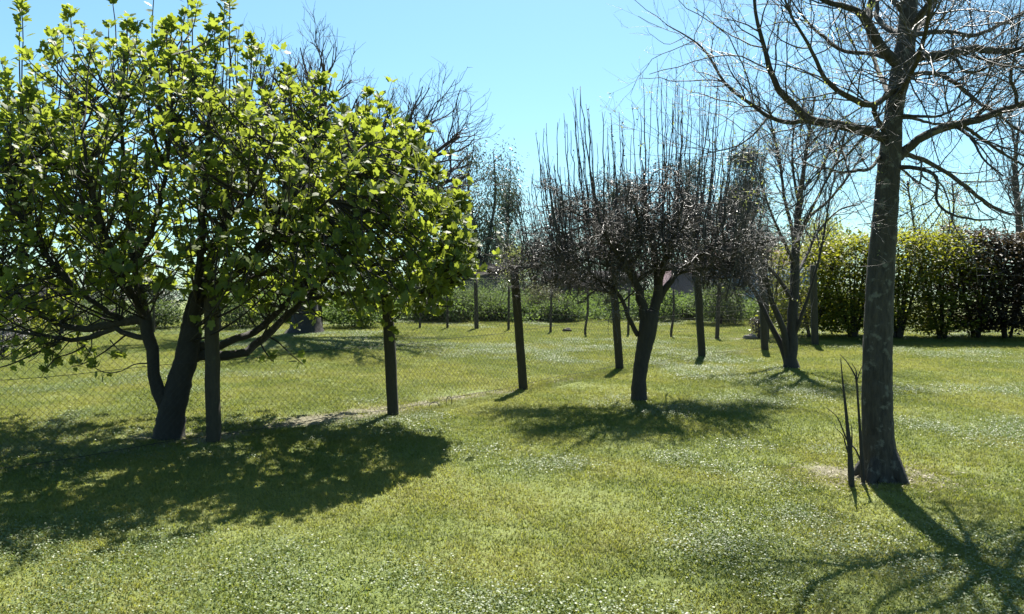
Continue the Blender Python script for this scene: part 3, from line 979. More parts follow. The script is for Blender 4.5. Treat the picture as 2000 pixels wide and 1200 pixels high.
# ---- pruned tree in the middle: dense twig head and long upright shoots
def build_pruned_tree():
    rg = np.random.default_rng(21)
    base = PT_BASE
    Y0 = base[1]
    t = thing('pruned_tree', 'leafless tree with a dense dark twig head and many long upright shoots', 'tree', base)
    main = [(1249, 788, 0, 42), (1248, 776, 0, 33), (1249, 735, 0, 28), (1256, 690, 0, 30), (1263, 657, 0, 35), (1268, 625, 0, 38), (1271, 606, 0, 34)]
    P, R = traced(main, Y0)
    P, R = resample(P, R, 26)
    V, F = tubes(P, R, 14, 0.03, 5)
    part('trunk', V, F, M_BARK, t, base, True)
    L = [
        [(1266, 645, 0, 22), (1257, 610, -.02, 21), (1247, 565, -.05, 17), (1228, 530, -.08, 14), (1205, 495, -.1, 10), (1180, 450, -.1, 7), (1160, 405, -.1, 5)],
        [(1270, 640, 0, 24), (1280, 600, .03, 22), (1286, 570, .05, 20), (1282, 520, .05, 17), (1275, 470, .05, 12), (1262, 410, .1, 8), (1258, 370, .1, 5)],
        [(1285, 590, .05, 16), (1303, 560, .1, 13), (1323, 533, .15, 10), (1350, 512, .2, 8), (1390, 480, .2, 6), (1430, 440, .2, 4)],
        [(1254, 585, -.03, 14), (1240, 540, .15, 12), (1228, 490, .3, 9), (1215, 440, .4, 7), (1200, 390, .45, 5)],
        [(1246, 655, 0, 10), (1230, 623, -.08, 9), (1220, 597, -.12, 8), (1203, 567, -.15, 7), (1183, 553, -.18, 5), (1150, 540, -.2, 3), (1100, 545, -.2, 2)],
        [(1284, 560, .05, 14), (1300, 510, -.15, 12), (1315, 460, -.3, 9), (1330, 410, -.4, 6), (1335, 370, -.4, 4)],
        [(1283, 540, .05, 13), (1310, 490, .4, 10), (1345, 440, .7, 7), (1370, 395, .8, 4)],
        [(1228, 530, -.08, 9), (1190, 505, .1, 7), (1140, 490, .2, 5), (1095, 455, .3, 4), (1060, 445, .3, 3), (1035, 460, .3, 2)],
        [(1240, 545, -.05, 10), (1215, 510, -.4, 8), (1190, 470, -.7, 6), (1170, 430, -.8, 4)],
        [(1275, 480, .05, 8), (1250, 440, -.5, 6), (1240, 400, -.8, 4)],
        [(1325, 530, .15, 8), (1365, 500, -.2, 6), (1420, 470, -.4, 4), (1470, 450, -.45, 2.5)],
        [(1300, 515, -.1, 7), (1320, 470, .9, 6), (1350, 420, 1.1, 4)],
        [(1220, 470, .3, 7), (1180, 430, .8, 5), (1130, 400, .9, 4)],
        [(1180, 450, -.1, 6), (1130, 420, -.3, 4), (1095, 400, -.4, 3)],
        [(1203, 567, -.15, 6), (1160, 540, .1, 5), (1100, 525, .2, 4), (1045, 520, .25, 3), (1005, 532, .25, 2)],
        [(1345, 514, .2, 6), (1400, 500, .4, 5), (1460, 482, .5, 4), (1510, 470, .5, 2.5)],
        [(1318, 537, .15, 6), (1370, 524, 0, 5), (1430, 528, -.1, 4), (1475, 540, -.1, 2)],
        [(1225, 530, -.08, 6), (1170, 515, -.4, 5), (1110, 500, -.5, 4), (1070, 480, -.5, 3)],
    ]
    lim = [traced(x, Y0) for x in L]
    for i, (p, r) in enumerate(lim):
        a, b = resample(p, r, 18)
        nn = rg.normal(0, 1, a.shape) * (b[:, None] * 0.2)
        nn[0] = 0
        V, F = tubes(a + nn, b, 8, 0.05, i)
        part('limb', V, F, M_BARK, t, base, True)
    P, R = stackPR(lim, 14)
    P1, R1 = sprout(P, R, 330, rg, (.30, .75), (30, 85), 0.05, 0.0, 0.6, 0.004, 0.012, 0.3, 1, 8, 0.9, 0.5, 0.2)
    Po, Ro = sprout(P[-4:], R[-4:], 90, rg, (.25, .6), (30, 85), 0.05, 0.0, 0.7, 0.004, 0.009, 0.4, 1, 8, 0.9, 0.5, 0.2)
    P1, R1 = np.concatenate([P1, Po]), np.concatenate([R1, Ro])
    P2, R2 = sprout(P1, R1, 3600, rg, (.12, .40), (30, 90), 0.05, 0.0, 0.6, 0.002, 0.005, 0.05, 1, 6, 0.9, 0.5)
    P3, R3 = sprout(P2, R2, 11000, rg, (.06, .20), (30, 90), 0.05, 0.0, 0.7, 0.0018, 0.003, 0.05, 1, 4, 0.7, 0.6)
    # weeping low fringe on both sides
    Pf, Rf = sprout(P1, R1, 500, rg, (.3, .7), (30, 80), -0.25, -0.25, 0.6, 0.002, 0.004, 0.2, 1, 7, 0.8, 0.5)
    # upright water shoots
    prof = [(1040, 330), (1060, 340), (1090, 240), (1120, 230), (1150, 165), (1190, 175), (1215, 210), (1245, 185), (1290, 100), (1310, 140), (1345, 150), (1390, 190), (1430, 240), (1470, 290)]
    xs = np.array([p[0] for p in prof], float)
    ys = np.array([p[1] for p in prof], float)
    allP = P1.reshape(-1, 3)
    SP_, SR_ = [], []
    for i in range(140):
        b = allP[rg.integers(len(allP))]
        pxx = 1000 + FPX * b[0] / b[1]
        if not 1035 < pxx < 1480:
            continue
        top = np.interp(pxx, xs, ys) + abs(rg.normal(0, 1)) * 75 + rg.uniform(0, 25)
        if i % 6 == 0:
            top = np.interp(pxx, xs, ys) + rg.uniform(-5, 20)
        pb = HORIZON - (b[2] - EYE) * FPX / b[1]
        if pb - top < 40:
            continue
        ln = np.sign(pxx - 1260) * (abs(pxx - 1260) / 220) ** 1.6 * 0.26 + rg.normal(0, 0.035)
        h = (pb - top) * b[1] / FPX
        n = 9
        s = np.linspace(0, 1, n)
        p = b + np.stack([ln * h * (s - 0.35 * s * s) * 1.4, rg.normal(0, .05) * h * s, h * s], 1)
        p[1:] += rg.normal(0, 0.009, (n - 1, 3))
        SP_.append(p)
        SR_.append(np.linspace(rg.uniform(.006, .012), .003, n))
    SP_, SR_ = np.array(SP_), np.array(SR_)
    sp1, sr1 = sprout(SP_, SR_, 700, rg, (.05, .30), (15, 45), 0.35, 0.3, 0.6, 0.0016, 0.0035, 0.15, 1, 5, 0.25, 0.6, 0.4)
    for i in range(len(SP_)):
        V, F = tubes(SP_[i], SR_[i], 5)
        part('upright_shoot', V, F, M_TWIG_D, t, base, True)
    twig_part([(P1, R1)], 'branchlets', M_TWIG_D, t, base, 5)
    twig_part([(P2, R2), (P3, R3), (Pf, Rf), (sp1, sr1)], 'twigs', M_TWIG, t, base, 3)
    # buds and withered leaf scraps clinging to the head
    src = np.concatenate([P3[:, 1:].reshape(-1, 3), SP_.reshape(-1, 3)[::2], sp1.reshape(-1, 3)[::3]])
    q = src[rg.choice(len(src), 8000)] + rg.normal(0, .008, (8000, 3))
    n = len(q)
    V, F, k = leaves(oval_leaf(0.55), q, rg.normal(0, 1, (n, 3)) + [0, 0, .3], rg.normal(0, 1, (n, 3)), rg.uniform(.010, .030, n))
    part('buds', V, F, M_BUD, t, base, False, np.repeat(rg.uniform(0, 1, n), k), 'stuff')


build_pruned_tree()


# ---- many-stemmed tree
def build_multistem():
    rg = np.random.default_rng(31)
    base = MT_BASE
    Y0 = base[1]
    t = thing('multi_stem_tree', 'leafless tree with several slender stems spreading from one base', 'tree', base)
    S = [
        [(1546, 724, 0, 36), (1545, 712, 0, 26), (1547, 662, 0, 22), (1551, 587, 0, 19), (1553, 512, 0, 17), (1558, 437, 0, 15), (1562, 390, 0, 11), (1570, 330, 0, 8), (1580, 260, 0, 5), (1592, 190, 0, 3)],
        [(1541, 716, 0, 18), (1538, 690, 0, 15), (1530, 644, -.05, 13), (1510, 595, -.1, 11), (1497, 550, -.15, 9), (1488, 510, -.2, 7), (1470, 450, -.2, 5), (1455, 390, -.2, 3)],
        [(1538, 714, 0, 15), (1527, 677, .1, 12), (1499, 625, .2, 10), (1480, 580, .25, 9), (1457, 546, .3, 7), (1440, 522, .3, 6), (1410, 490, .3, 4), (1380, 470, .3, 2)],
        [(1551, 590, 0, 11), (1540, 575, -.05, 9), (1525, 550, -.1, 8), (1502, 524, -.15, 6), (1470, 490, -.2, 4), (1430, 470, -.2, 2)],
        [(1550, 660, 0, 9), (1568, 610, -.1, 7), (1582, 570, -.15, 6), (1598, 512, -.2, 5), (1612, 440, -.2, 4), (1622, 380, -.2, 3), (1640, 300, -.2, 2)],
        [(1554, 500, 0, 9), (1545, 440, .1, 7), (1532, 390, .15, 6), (1525, 330, .2, 5), (1510, 260, .2, 4), (1500, 200, .2, 2)],
        [(1556, 460, 0, 8), (1585, 420, .1, 6), (1620, 390, .15, 5), (1660, 340, .2, 4), (1690, 290, .2, 2)],
        [(1554, 480, 0, 8), (1570, 440, -.3, 6), (1600, 380, -.5, 5), (1640, 300, -.6, 4), (1655, 230, -.6, 2)],
        [(1553, 520, 0, 7), (1530, 470, -.4, 6), (1500, 400, -.6, 4), (1480, 330, -.7, 2)],
        [(1552, 545, 0, 7), (1575, 500, .4, 6), (1600, 450, .6, 4), (1640, 410, .7, 3), (1680, 400, .7, 2)],
        [(1560, 400, 0, 6), (1550, 340, 0, 5), (1548, 280, 0, 4), (1555, 210, 0, 2)],
    ]
    lim = [traced(x, Y0) for x in S]
    for i, (p, r) in enumerate(lim):
        a, b = resample(p, r, 24)
        nn = rg.normal(0, 1, a.shape) * (b[:, None] * 0.1)
        nn[0] = 0
        V, F = tubes(a + nn, b, 9, 0.03, i)
        part('trunk' if i == 0 else 'stem', V, F, M_BARK, t, base, True)
    P, R = stackPR(lim, 14)
    P1, R1 = sprout(P, R, 190, rg, (.5, 1.2), (20, 60), 0.25, 0.3, 0.5, 0.003, 0.008, 0.35, 1, 9, 0.5, 0.4, 0.3)
    P2, R2 = sprout(P1, R1, 1100, rg, (.25, .75), (20, 60), 0.2, 0.25, 0.6, 0.002, 0.004, 0.1, 1, 7, 0.5, 0.4)
    P3, R3 = sprout(P2, R2, 2600, rg, (.10, .35), (20, 60), 0.15, 0.2, 0.7, 0.0016, 0.003, 0.1, 1, 5, 0.4, 0.5)
    twig_part([(P1, R1)], 'branchlets', M_TWIG_D, t, base, 5)
    twig_part([(P2, R2), (P3, R3)], 'twigs', M_TWIG, t, base, 3)
    tips = np.concatenate([P2[:, -1], P3[:, -1]])
    q = tips[rg.choice(len(tips), 500)]
    n = len(q)
    V, F, k = leaves(oval_leaf(0.45), q, rg.normal(0, 1, (n, 3)), rg.normal(0, .5, (n, 3)) + [0, 0, 1], rg.uniform(.02, .045, n))
    part('young_leaves', V, F, M_PALE, t, base, False, np.repeat(rg.uniform(0, 1, n), k), 'stuff')


build_multistem()


# ---- the leafy fig tree
def build_fig():
    rg = np.random.default_rng(41)
    base = FIG_BASE
    Y0 = base[1]
    t = thing('fig_tree', 'big spreading fig tree in fresh green lobed leaves behind the fence', 'tree', base)
    main = [(331, 866, 0, 74), (331, 850, 0, 62), (333, 825, 0, 54), (336, 800, 0, 52), (342, 778, 0, 50), (352, 740, .02, 46), (363, 705, .04, 45), (371, 660, .06, 44), (376, 620, .1, 34), (385, 570, .15, 26)]
    P, R = traced(main, Y0)
    P, R = resample(P, R, 34)
    V, F = tubes(P, R, 14, 0.045, 8)
    part('trunk', V, F, M_BARK_FIG, t, base, True)
    L = [
        [(330, 812, 0, 34), (318, 785, 0, 30), (306, 745, -.02, 24), (298, 710, -.03, 22), (290, 660, -.03, 24), (283, 625, 0, 25), (272, 580, 0, 20), (262, 500, 0, 15), (250, 400, 0, 11), (240, 300, .05, 8), (235, 200, .1, 5)],
        [(362, 705, .04, 26), (396, 692, .12, 22), (429, 694, .22, 18), (458, 692, .32, 17), (490, 682, .42, 16), (517, 657, .55, 15), (545, 632, .65, 14), (590, 590, .8, 12), (640, 540, .9, 10), (700, 480, 1.0, 7), (760, 400, 1.0, 5)],
        [(368, 670, .06, 22), (410, 678, .2, 18), (450, 668, .4, 15), (490, 650, .6, 14), (530, 622, .8, 13), (580, 570, 1.0, 11), (640, 500, 1.2, 8), (690, 410, 1.3, 5)],
        [(300, 662, -.03, 10), (250, 654, .1, 11), (225, 642, .2, 10), (190, 655, .3, 10), (142, 664, .4, 9), (83, 655, .5, 7), (20, 646, .6, 5), (-60, 630, .7, 3)],
        [(287, 625, 0, 20), (240, 628, .15, 17), (190, 640, .3, 15), (140, 640, .4, 12), (90, 620, .45, 10), (30, 580, .5, 7), (-40, 520, .5, 5)],
        [(378, 640, .08, 24), (385, 580, -.1, 20), (392, 500, -.3, 15), (398, 400, -.45, 11), (405, 290, -.5, 8), (410, 190, -.5, 5)],
        [(380, 600, .1, 20), (400, 540, .4, 16), (430, 450, .7, 12), (455, 340, .9, 8), (470, 230, 1, 5)],
        [(378, 615, .1, 22), (430, 560, .2, 17), (490, 500, .2, 13), (550, 420, .2, 10), (600, 330, .2, 7), (625, 240, .2, 4)],
        [(420, 570, .2, 14), (500, 540, .4, 12), (590, 500, .5, 10), (680, 440, .5, 8), (760, 370, .5, 5), (800, 310, .5, 3)],
        [(283, 620, 0, 16), (250, 560, -.35, 13), (210, 470, -.6, 10), (180, 370, -.75, 8), (160, 260, -.8, 5)],
        [(280, 600, 0, 15), (230, 540, .5, 12), (170, 450, .9, 9), (120, 340, 1.1, 6), (100, 240, 1.2, 4)],
        [(262, 520, 0, 12), (300, 440, -.3, 10), (325, 330, -.5, 8), (335, 210, -.6, 5), (335, 110, -.6, 3)],
        [(240, 628, .15, 11), (170, 580, -.1, 9), (100, 510, -.3, 7), (40, 420, -.4, 5), (10, 330, -.4, 3)],
        [(640, 540, .9, 8), (720, 520, .9, 7), (790, 500, .85, 6), (850, 490, .8, 4), (895, 485, .8, 3)],
        [(590, 588, .8, 8), (660, 575, .8, 7), (730, 570, .75, 6), (800, 575, .7, 5), (850, 560, .7, 3)],
        [(700, 480, 1.0, 5), (780, 450, .9, 5), (840, 420, .8, 4), (880, 390, .7, 3)],
        [(430, 560, .2, 10), (480, 520, -.2, 8), (540, 470, -.4, 7), (610, 420, -.5, 5), (680, 350, -.5, 4), (720, 280, -.5, 3)],
        [(392, 500, -.3, 9), (440, 440, -.6, 8), (500, 360, -.8, 6), (540, 260, -.8, 4)],
    ]
    lim = [traced(x, Y0) for x in L]
    for i, (p, r) in enumerate(lim):
        a, b = resample(p, r, 24)
        nn = rg.normal(0, 1, a.shape) * (b[:, None] * 0.2)
        nn[0] = 0
        V, F = tubes(a + nn, b, 9, 0.05, i)
        part('limb', V, F, M_BARK_FIG, t, base, True)
    P, R = stackPR(lim, 16)
    # low drooping sprays that hang under the crown
    sprays = [
        [(167, 675, .4, 4), (140, 690, .35, 3), (110, 700, .3, 2.5), (90, 722, .28, 2)],
        [(245, 655, .1, 4), (200, 690, .05, 3), (160, 712, 0, 2), (140, 716, 0, 2)],
        [(288, 710, -.03, 3), (262, 712, -.05, 2.5), (235, 726, -.06, 2), (205, 728, -.06, 2), (180, 716, -.06, 1.5)],
        [(215, 665, .15, 3), (228, 680, .1, 2), (240, 690, .1, 1.5), (225, 700, .1, 1.5)],
        [(520, 655, .75, 4), (545, 670, .82, 3), (565, 690, .86, 2), (592, 712, .9, 2)],
        [(505, 665, .7, 4), (520, 690, .76, 3), (532, 706, .8, 2)],
        [(120, 668, .4, 5), (70, 690, .35, 4), (20, 712, .3, 3), (-30, 725, .3, 2)],
        [(800, 575, .7, 4), (790, 605, .65, 3), (770, 625, .6, 2), (750, 645, .6, 1.5)],
        [(820, 570, .7, 4), (850, 595, .65, 3), (880, 600, .6, 2)],
        [(850, 490, .8, 3), (880, 510, .75, 3), (905, 540, .7, 2)],
        [(700, 572, .8, 4), (700, 610, .75, 3), (712, 640, .72, 2)],
        [(600, 590, .8, 4), (620, 615, .75, 3), (650, 630, .7, 2)],
    ]
    spl = [traced(x, Y0) for x in sprays]
    SPP, SPR = stackPR(spl, 10)
    # long, mostly upright leafy shoots
    c0 = at(430, 500, Y0 + 0.35)
    prof = np.array([(-120, 150), (0, 95), (60, 75), (120, 30), (200, 15), (300, 5), (380, 0), (450, 10), (490, 70), (560, 130), (640, 160), (700, 180), (760, 205), (830, 250), (860, 340), (905, 390), (930, 470)], float)
    flat = P.reshape(-1, 3)
    fr = R.reshape(-1)
    shoots, srad = [], []
    tries = 0
    bot = np.array([(-120, 640), (0, 615), (130, 620), (250, 600), (330, 575), (420, 600), (520, 615), (600, 615), (700, 625), (800, 625), (870, 605), (930, 530)], float)
    while len(shoots) < 1250 and tries < 12000:
        tries += 1
        px = rg.uniform(-110, 925)
        pt_, pbm = np.interp(px, prof[:, 0], prof[:, 1]), np.interp(px, bot[:, 0], bot[:, 1])
        half = 1.75 * math.sqrt(max(0.02, 1 - ((px - 400) / 545) ** 2))
        dy = rg.uniform(-1, 1)
        v = rg.uniform(0, 1) ** 1.15
        top = pt_ + 150 * dy * dy * (1 - v)
        py = top + (pbm - top) * v
        tip = at(px, py, Y0 + 0.4 + dy * half)
        dv = flat - tip
        dist = np.linalg.norm(dv, axis=1) + np.where(flat[:, 2] > tip[2] - 0.5, 0.9 + 2 * (flat[:, 2] - tip[2]).clip(0), 0)
        if px > 620 or py > 520:
            dist = np.linalg.norm(dv * [1, 1, 1.1], axis=1) + np.where(np.linalg.norm(dv, axis=1) < .25, .8, 0)
        i_ = int(np.argmin(dist + rg.uniform(0, .25, len(flat))))
        b = flat[i_]
        L_ = np.linalg.norm(tip - b)
        if L_ < .15 or L_ > 1.9:
            continue
        s = np.linspace(0, 1, 9)[:, None]
        mid = b + (tip - b) * [.75, .75, .38]
        p = b * (1 - s) ** 2 + mid * 2 * s * (1 - s) + tip * s ** 2
        p[1:] += np.cumsum(rg.normal(0, 0.006, (8, 3)), 0)
        shoots.append(p)
        srad.append(np.linspace(rg.uniform(.005, .008) + .004 * min(1, L_), .0035, 9))
    # a few that stand well clear of the crown, as the tips against the sky do
    for x0, y0, x1, y1, dy in [(45, 300, 42, 0, -.2), (40, 300, 48, -12, .1), (380, 250, 375, -40, 0), (375, 250, 368, -30, .3), (430, 260, 438, -25, .1), (445, 250, 447, -10, -.2), (480, 300, 486, 75, 0), (290, 250, 300, -40, .2), (240, 260, 215, -30, .3), (160, 300, 140, 15, 0), (700, 380, 712, 180, 0), (735, 400, 742, 188, .2), (800, 420, 826, 240, .2), (835, 440, 856, 335, 0), (855, 480, 905, 380, 0), (890, 520, 918, 485, .2), (610, 330, 625, 150, 0), (555, 330, 560, 128, .1)]:
        a, b = at(x0, y0, Y0 + .3 + dy), at(x1, y1, Y0 + .3 + dy)
        s = np.linspace(0, 1, 9)[:, None]
        p = a + (b - a) * s
        p[1:] += np.cumsum(rg.normal(0, 0.006, (8, 3)), 0)
        shoots.append(p)
        srad.append(np.linspace(.009, .004, 9))
    shoots, srad = np.array(shoots), np.array(srad)
    V, F = tubes(shoots, srad, 5)
    part('leafy_shoots', V, F, M_BARK_FIG, t, base, True, kind='stuff')
    S2, SR2 = sprout(shoots, srad, 500, rg, (.15, .5), (25, 60), 0.3, 0.4, 0.7, 0.003, 0.006, 0.2, .95, 6, 0.3, 0.5)
    Q2, QR2 = sprout(P[1:], R[1:], 260, rg, (.25, .75), (30, 85), 0.10, 0.30, 0.5, 0.003, 0.007, 0.28, 1, 7, 0.4, 0.5)
    V, F = tubes(np.concatenate([S2]), np.concatenate([SR2]), 4)
    V2, F2 = tubes(Q2, QR2, 4)
    V3, F3 = tubes(SPP, SPR, 5)
    V, F = joinVF([(V, F), (V2, F2), (V3, F3)])
    part('side_shoots', V, F, M_BARK_FIG, t, base, True, kind='stuff')
    LI = [3, 4, 12, 7, 8, 13, 14, 15, 2, 0, 5, 6, 10]
    low, lowr = sprout(P[LI], R[LI], 200, rg, (.25, .6), (40, 90), -0.15, -0.2, 0.5, 0.003, 0.006, 0.45, 1, 7, 0.4, 0.5)
    V, F = tubes(low, lowr, 4)
    part('low_sprays', V, F, M_BARK_FIG, t, base, True, kind='stuff')
    # leaves: spirals along the upper part of every shoot, a rosette at the tip
    pos, dr, nr, sz, tn = [], [], [], [], []

    def clothe(p, nleaf, t0, smin, smax, droop=0.0):
        q = len(p)
        k1 = int(nleaf * .36)
        tt = np.concatenate([rg.uniform(t0, 1, k1), rg.uniform(.86, 1, nleaf - k1)])
        f = np.clip(tt * (q - 1), 0, q - 1.001)
        j = f.astype(int)
        u = (f - j)[:, None]
        pp = p[j] * (1 - u) + p[j + 1] * u
        ax = unit(p[-1] - p[0])
        az = np.arange(nleaf) * 2.4 + rg.uniform(0, 6.28)
        ref = unit(np.cross(ax, [0.3, 0.9, 0.2]))
        r2 = np.cross(ax, ref)
        out = ref * np.cos(az)[:, None] + r2 * np.sin(az)[:, None]
        lift = (rg.uniform(-.2, .9, nleaf) + 1.5 * (tt - 0.6) - droop)[:, None]
        d = unit(out + np.array([0, 0, 1]) * lift)
        nn = unit(np.array([0, 0, 1]) * 1.0 + ax * .4 - d * 0.1 + rg.normal(0, .38, (nleaf, 3)))
        pos.append(pp)
        dr.append(d)
        nr.append(nn)
        sz.append(rg.uniform(smin, smax, nleaf) * (1.05 - 0.25 * (tt > .95)))
        tn.append(np.clip(rg.normal(.5, .28, nleaf) + .25 * (tt > .9), 0, 1))
    for p in shoots[-18:]:
        clothe(p, 20, .55, .055, .095)
    for p in shoots:
        clothe(p, int(rg.integers(11, 18)), .35, .052, .092)
    for p in S2:
        clothe(p, int(rg.integers(4, 7)), .3, .055, .09)
    for p in Q2:
        clothe(p, int(rg.integers(4, 7)), .3, .055, .09, .1)
    for p in low:
        clothe(p, int(rg.integers(4, 8)), .35, .055, .09, .4)
    for p in SPP:
        clothe(p, int(rg.integers(8, 12)), .6, .065, .10, .4)
    pos, dr, nr = np.concatenate(pos), np.concatenate(dr), np.concatenate(nr)
    sz, tn = np.concatenate(sz), np.concatenate(tn)
    # keep the foliage off the fence below its top
    sd = (pos[:, 0] - f0[0]) * fnor[0] + (pos[:, 1] - f0[1]) * fnor[1]
    hh = pos[:, 2] - gz(pos[:, 0], pos[:, 1])
    ok = ~((np.abs(sd) < 0.16) & (hh < 1.42)) & (hh > 0.3)
    # few leaves low down
    pos, dr, nr, sz, tn = pos[ok], dr[ok], nr[ok], sz[ok], tn[ok]
    TV, TF = fig_leaf()
    inframe = (1000 + FPX * pos[:, 0] / pos[:, 1] > 5) & (HORIZON - (pos[:, 2] - EYE) * FPX / pos[:, 1] > 5)
    score = pos[:, 1] - 0.4 * nr[:, 1] * 0 + np.where(inframe, 0, 100) - sz * 4
    order = np.argsort(score)
    single, rest = order[:300], order[300:]
    V, F, k = leaves((TV, TF), pos[rest], dr[rest], nr[rest], sz[rest])
    part('foliage', V, F, M_FIG, t, base, False, np.repeat(tn[rest], k), 'stuff')
    lm = []
    for v in range(6):
        lm.append(mesh_from('leaf', TV, TF, M_FIG, False, np.full(len(TV), v / 5.0)))
    for i in single:
        x = unit(dr[i])
        z = unit(nr[i] - x * np.dot(nr[i], x))
        y = np.cross(z, x)
        M = Matrix(np.column_stack([x, y, z]).tolist()).to_4x4()
        M = Matrix.Translation(Vector((pos[i] - base).tolist())) @ M @ Matrix.Scale(float(sz[i]), 4)
        o = link('leaf', lm[int(round(tn[i] * 5))], t)
        o.matrix_basis = M
    print('fig leaves', len(pos))


build_fig()


# ------------------------------------------------------------------ hedge on the right
def clump_leaves(rg, centers, per, rad, flat, size, tones, up=1.0, spread=0.6):
    n = len(centers)
    c = np.repeat(centers, per, 0)
    o = rg.normal(0, 1, (n * per, 3)) * np.array([rad, rad, rad * flat])
    d = unit(o + rg.normal(0, .35 * rad, (n * per, 3))) + rg.normal(0, .3, (n * per, 3))
    nr = np.array([0, 0, up]) + rg.normal(0, spread, (n * per, 3))
    s = rg.uniform(size[0], size[1], n * per)
    tn = np.clip(np.repeat(tones, per) + rg.normal(0, .15, n * per), 0, 1)
    return c + o, d, nr, s, tn


def build_hedge():
    row = [(1598, 663, 'green', 480, .72, 'tall yellow-green tipped hedge shrub, first in the row beside the many-stemmed tree'),
           (1680, 663, 'green', 470, .70, 'yellow-green tipped hedge shrub, second in the row from the many-stemmed tree'),
           (1770, 664, 'green', 462, .70, 'yellow-green tipped hedge shrub, third in the row from the many-stemmed tree'),
           (1858, 665, 'green', 462, .68, 'last green shrub of the hedge, joined to the dark bronze shrubs'),
           (1925, 665, 'bronze', 458, .60, 'dark bronze-leaved shrub touching the green hedge'),
           (1988, 665, 'bronze', 466, .62, 'dark bronze-leaved shrub, second one on from the green hedge'),
           (2060, 667, 'bronze', 462, .7, 'dark bronze-leaved shrub, third one on from the green hedge')]
    for i, (px, py, kind, topy, rx, lab) in enumerate(row):
        rg = np.random.default_rng(60 + i)
        b = gpt(px, py)
        b[1] += 0.35
        b[2] = float(gz(b[0], b[1]))
        t = thing('hedge_shrub', lab, 'shrub', b, 'shrubs of the tall hedge')
        H = (HORIZON - topy) * b[1] / FPX + EYE - b[2]
        # stems
        st, sr = [], []
        for s in range(rg.integers(5, 8)):
            a = rg.uniform(0, 6.28)
            ox, oy = math.cos(a) * rx * .75, math.sin(a) * .45
            p, r = resample(np.array([b + [math.cos(a) * .05, math.sin(a) * .05, -.03], b + [ox * .25, oy * .25, .35], b + [ox * .6, oy * .6, H * .5], b + [ox, oy, H * .9]]), [.035, .028, .018, .006], 10)
            V, F = tubes(p, r, 6, .05, s)
            part('stem', V, F, M_BARK, t, b, True)
            st.append(p)
            sr.append(r)
        P1, R1 = sprout(np.array(st), np.array(sr), 70, rg, (.25, .55), (35, 80), .0, .1, .5, .003, .008, .2, 1, 6, .4, .4)
        P2, R2 = sprout(P1, R1, 150, rg, (.25, .6), (20, 60), .4, .3, .7, .002, .004, .5, 1, 6, .4, .4)
        twig_part([(P1, R1), (P2, R2)], 'twigs', M_TWIG_D, t, b)
        n = 330
        u = rg.normal(0, 1, (n, 3))
        u = np.clip(unit(u) * rg.uniform(.45, 1, (n, 1)) ** .5 * 1.35, -1, 1) * rg.uniform(.85, 1.05, (n, 1))
        ctr = b + np.stack([u[:, 0] * rx, u[:, 1] * .6, H * .54 + u[:, 2] * H * .47 + rg.normal(0, .05, n)], 1)
        # square the box off a little and roughen the outline
        tones = np.clip(rg.normal(.5, .38, n), 0, 1)
        ps, d, nr, s, tn = clump_leaves(rg, ctr, 24, .14, .30, (.045, .09), tones, 1.0, .40)
        hh = ps[:, 2] - gz(ps[:, 0], ps[:, 1])
        ok = hh > .05 + .22 * hashnoise(ps[:, 0], ps[:, 1], .35, 5)
        V, F, k = leaves(oval_leaf(.55), ps[ok], d[ok], nr[ok], s[ok])
        part('foliage', V, F, M_HEDGE if kind == 'green' else M_BRONZE, t, b, False, np.repeat(tn[ok], k), 'stuff')


build_hedge()


# ------------------------------------------------------------------ bushes and rough growth beyond the far fence
def bush(name, lab, cat, px, py, wpx, hpx, mat, seed, n=110, per=22, leaf=(.05, .09), group=None, tone=.5, Y=None, tpl=None, stems=True):
    rg = np.random.default_rng(seed)
    b = gpt(px, py) if Y is None else np.array([(px - 1000) / FPX * Y, Y, 0])
    b[2] = float(gz(b[0], b[1]))
    sc_ = b[1] / FPX
    rx, H = wpx / 2 * sc_, hpx * sc_
    t = thing(name, lab, cat, b, group)
    if stems:
        st, sr = [], []
        for s in range(5):
            a = rg.uniform(0, 6.28)
            p, r = resample(np.array([b + [0, 0, -.03], b + [math.cos(a) * rx * .3, math.sin(a) * rx * .3, H * .4], b + [math.cos(a) * rx * .6, math.sin(a) * rx * .6, H * .8]]), [.018, .012, .004], 7)
            st.append(p)
            sr.append(r)
        V, F = tubes(np.array(st), np.array(sr), 5)
        part('stems', V, F, M_TWIG_D, t, b, True, kind='stuff')
    u = unit(rg.normal(0, 1, (n, 3))) * rg.uniform(.2, 1, (n, 1)) ** .5
    ctr = b + np.stack([u[:, 0] * rx, u[:, 1] * rx * .8, H * .5 + u[:, 2] * H * .47], 1)
    ctr[:, 2] = np.maximum(ctr[:, 2], gz(ctr[:, 0], ctr[:, 1]) + .05)
    ps, d, nr, s, tn = clump_leaves(rg, ctr, per, .10 * max(rx, .4), .7, leaf, np.clip(rg.normal(tone, .25, n), 0, 1), .8, .6)
    V, F, k = leaves(tpl or oval_leaf(.5), ps, d, nr, s)
    part('foliage', V, F, mat, t, b, False, np.repeat(tn, k), 'stuff')
    return t


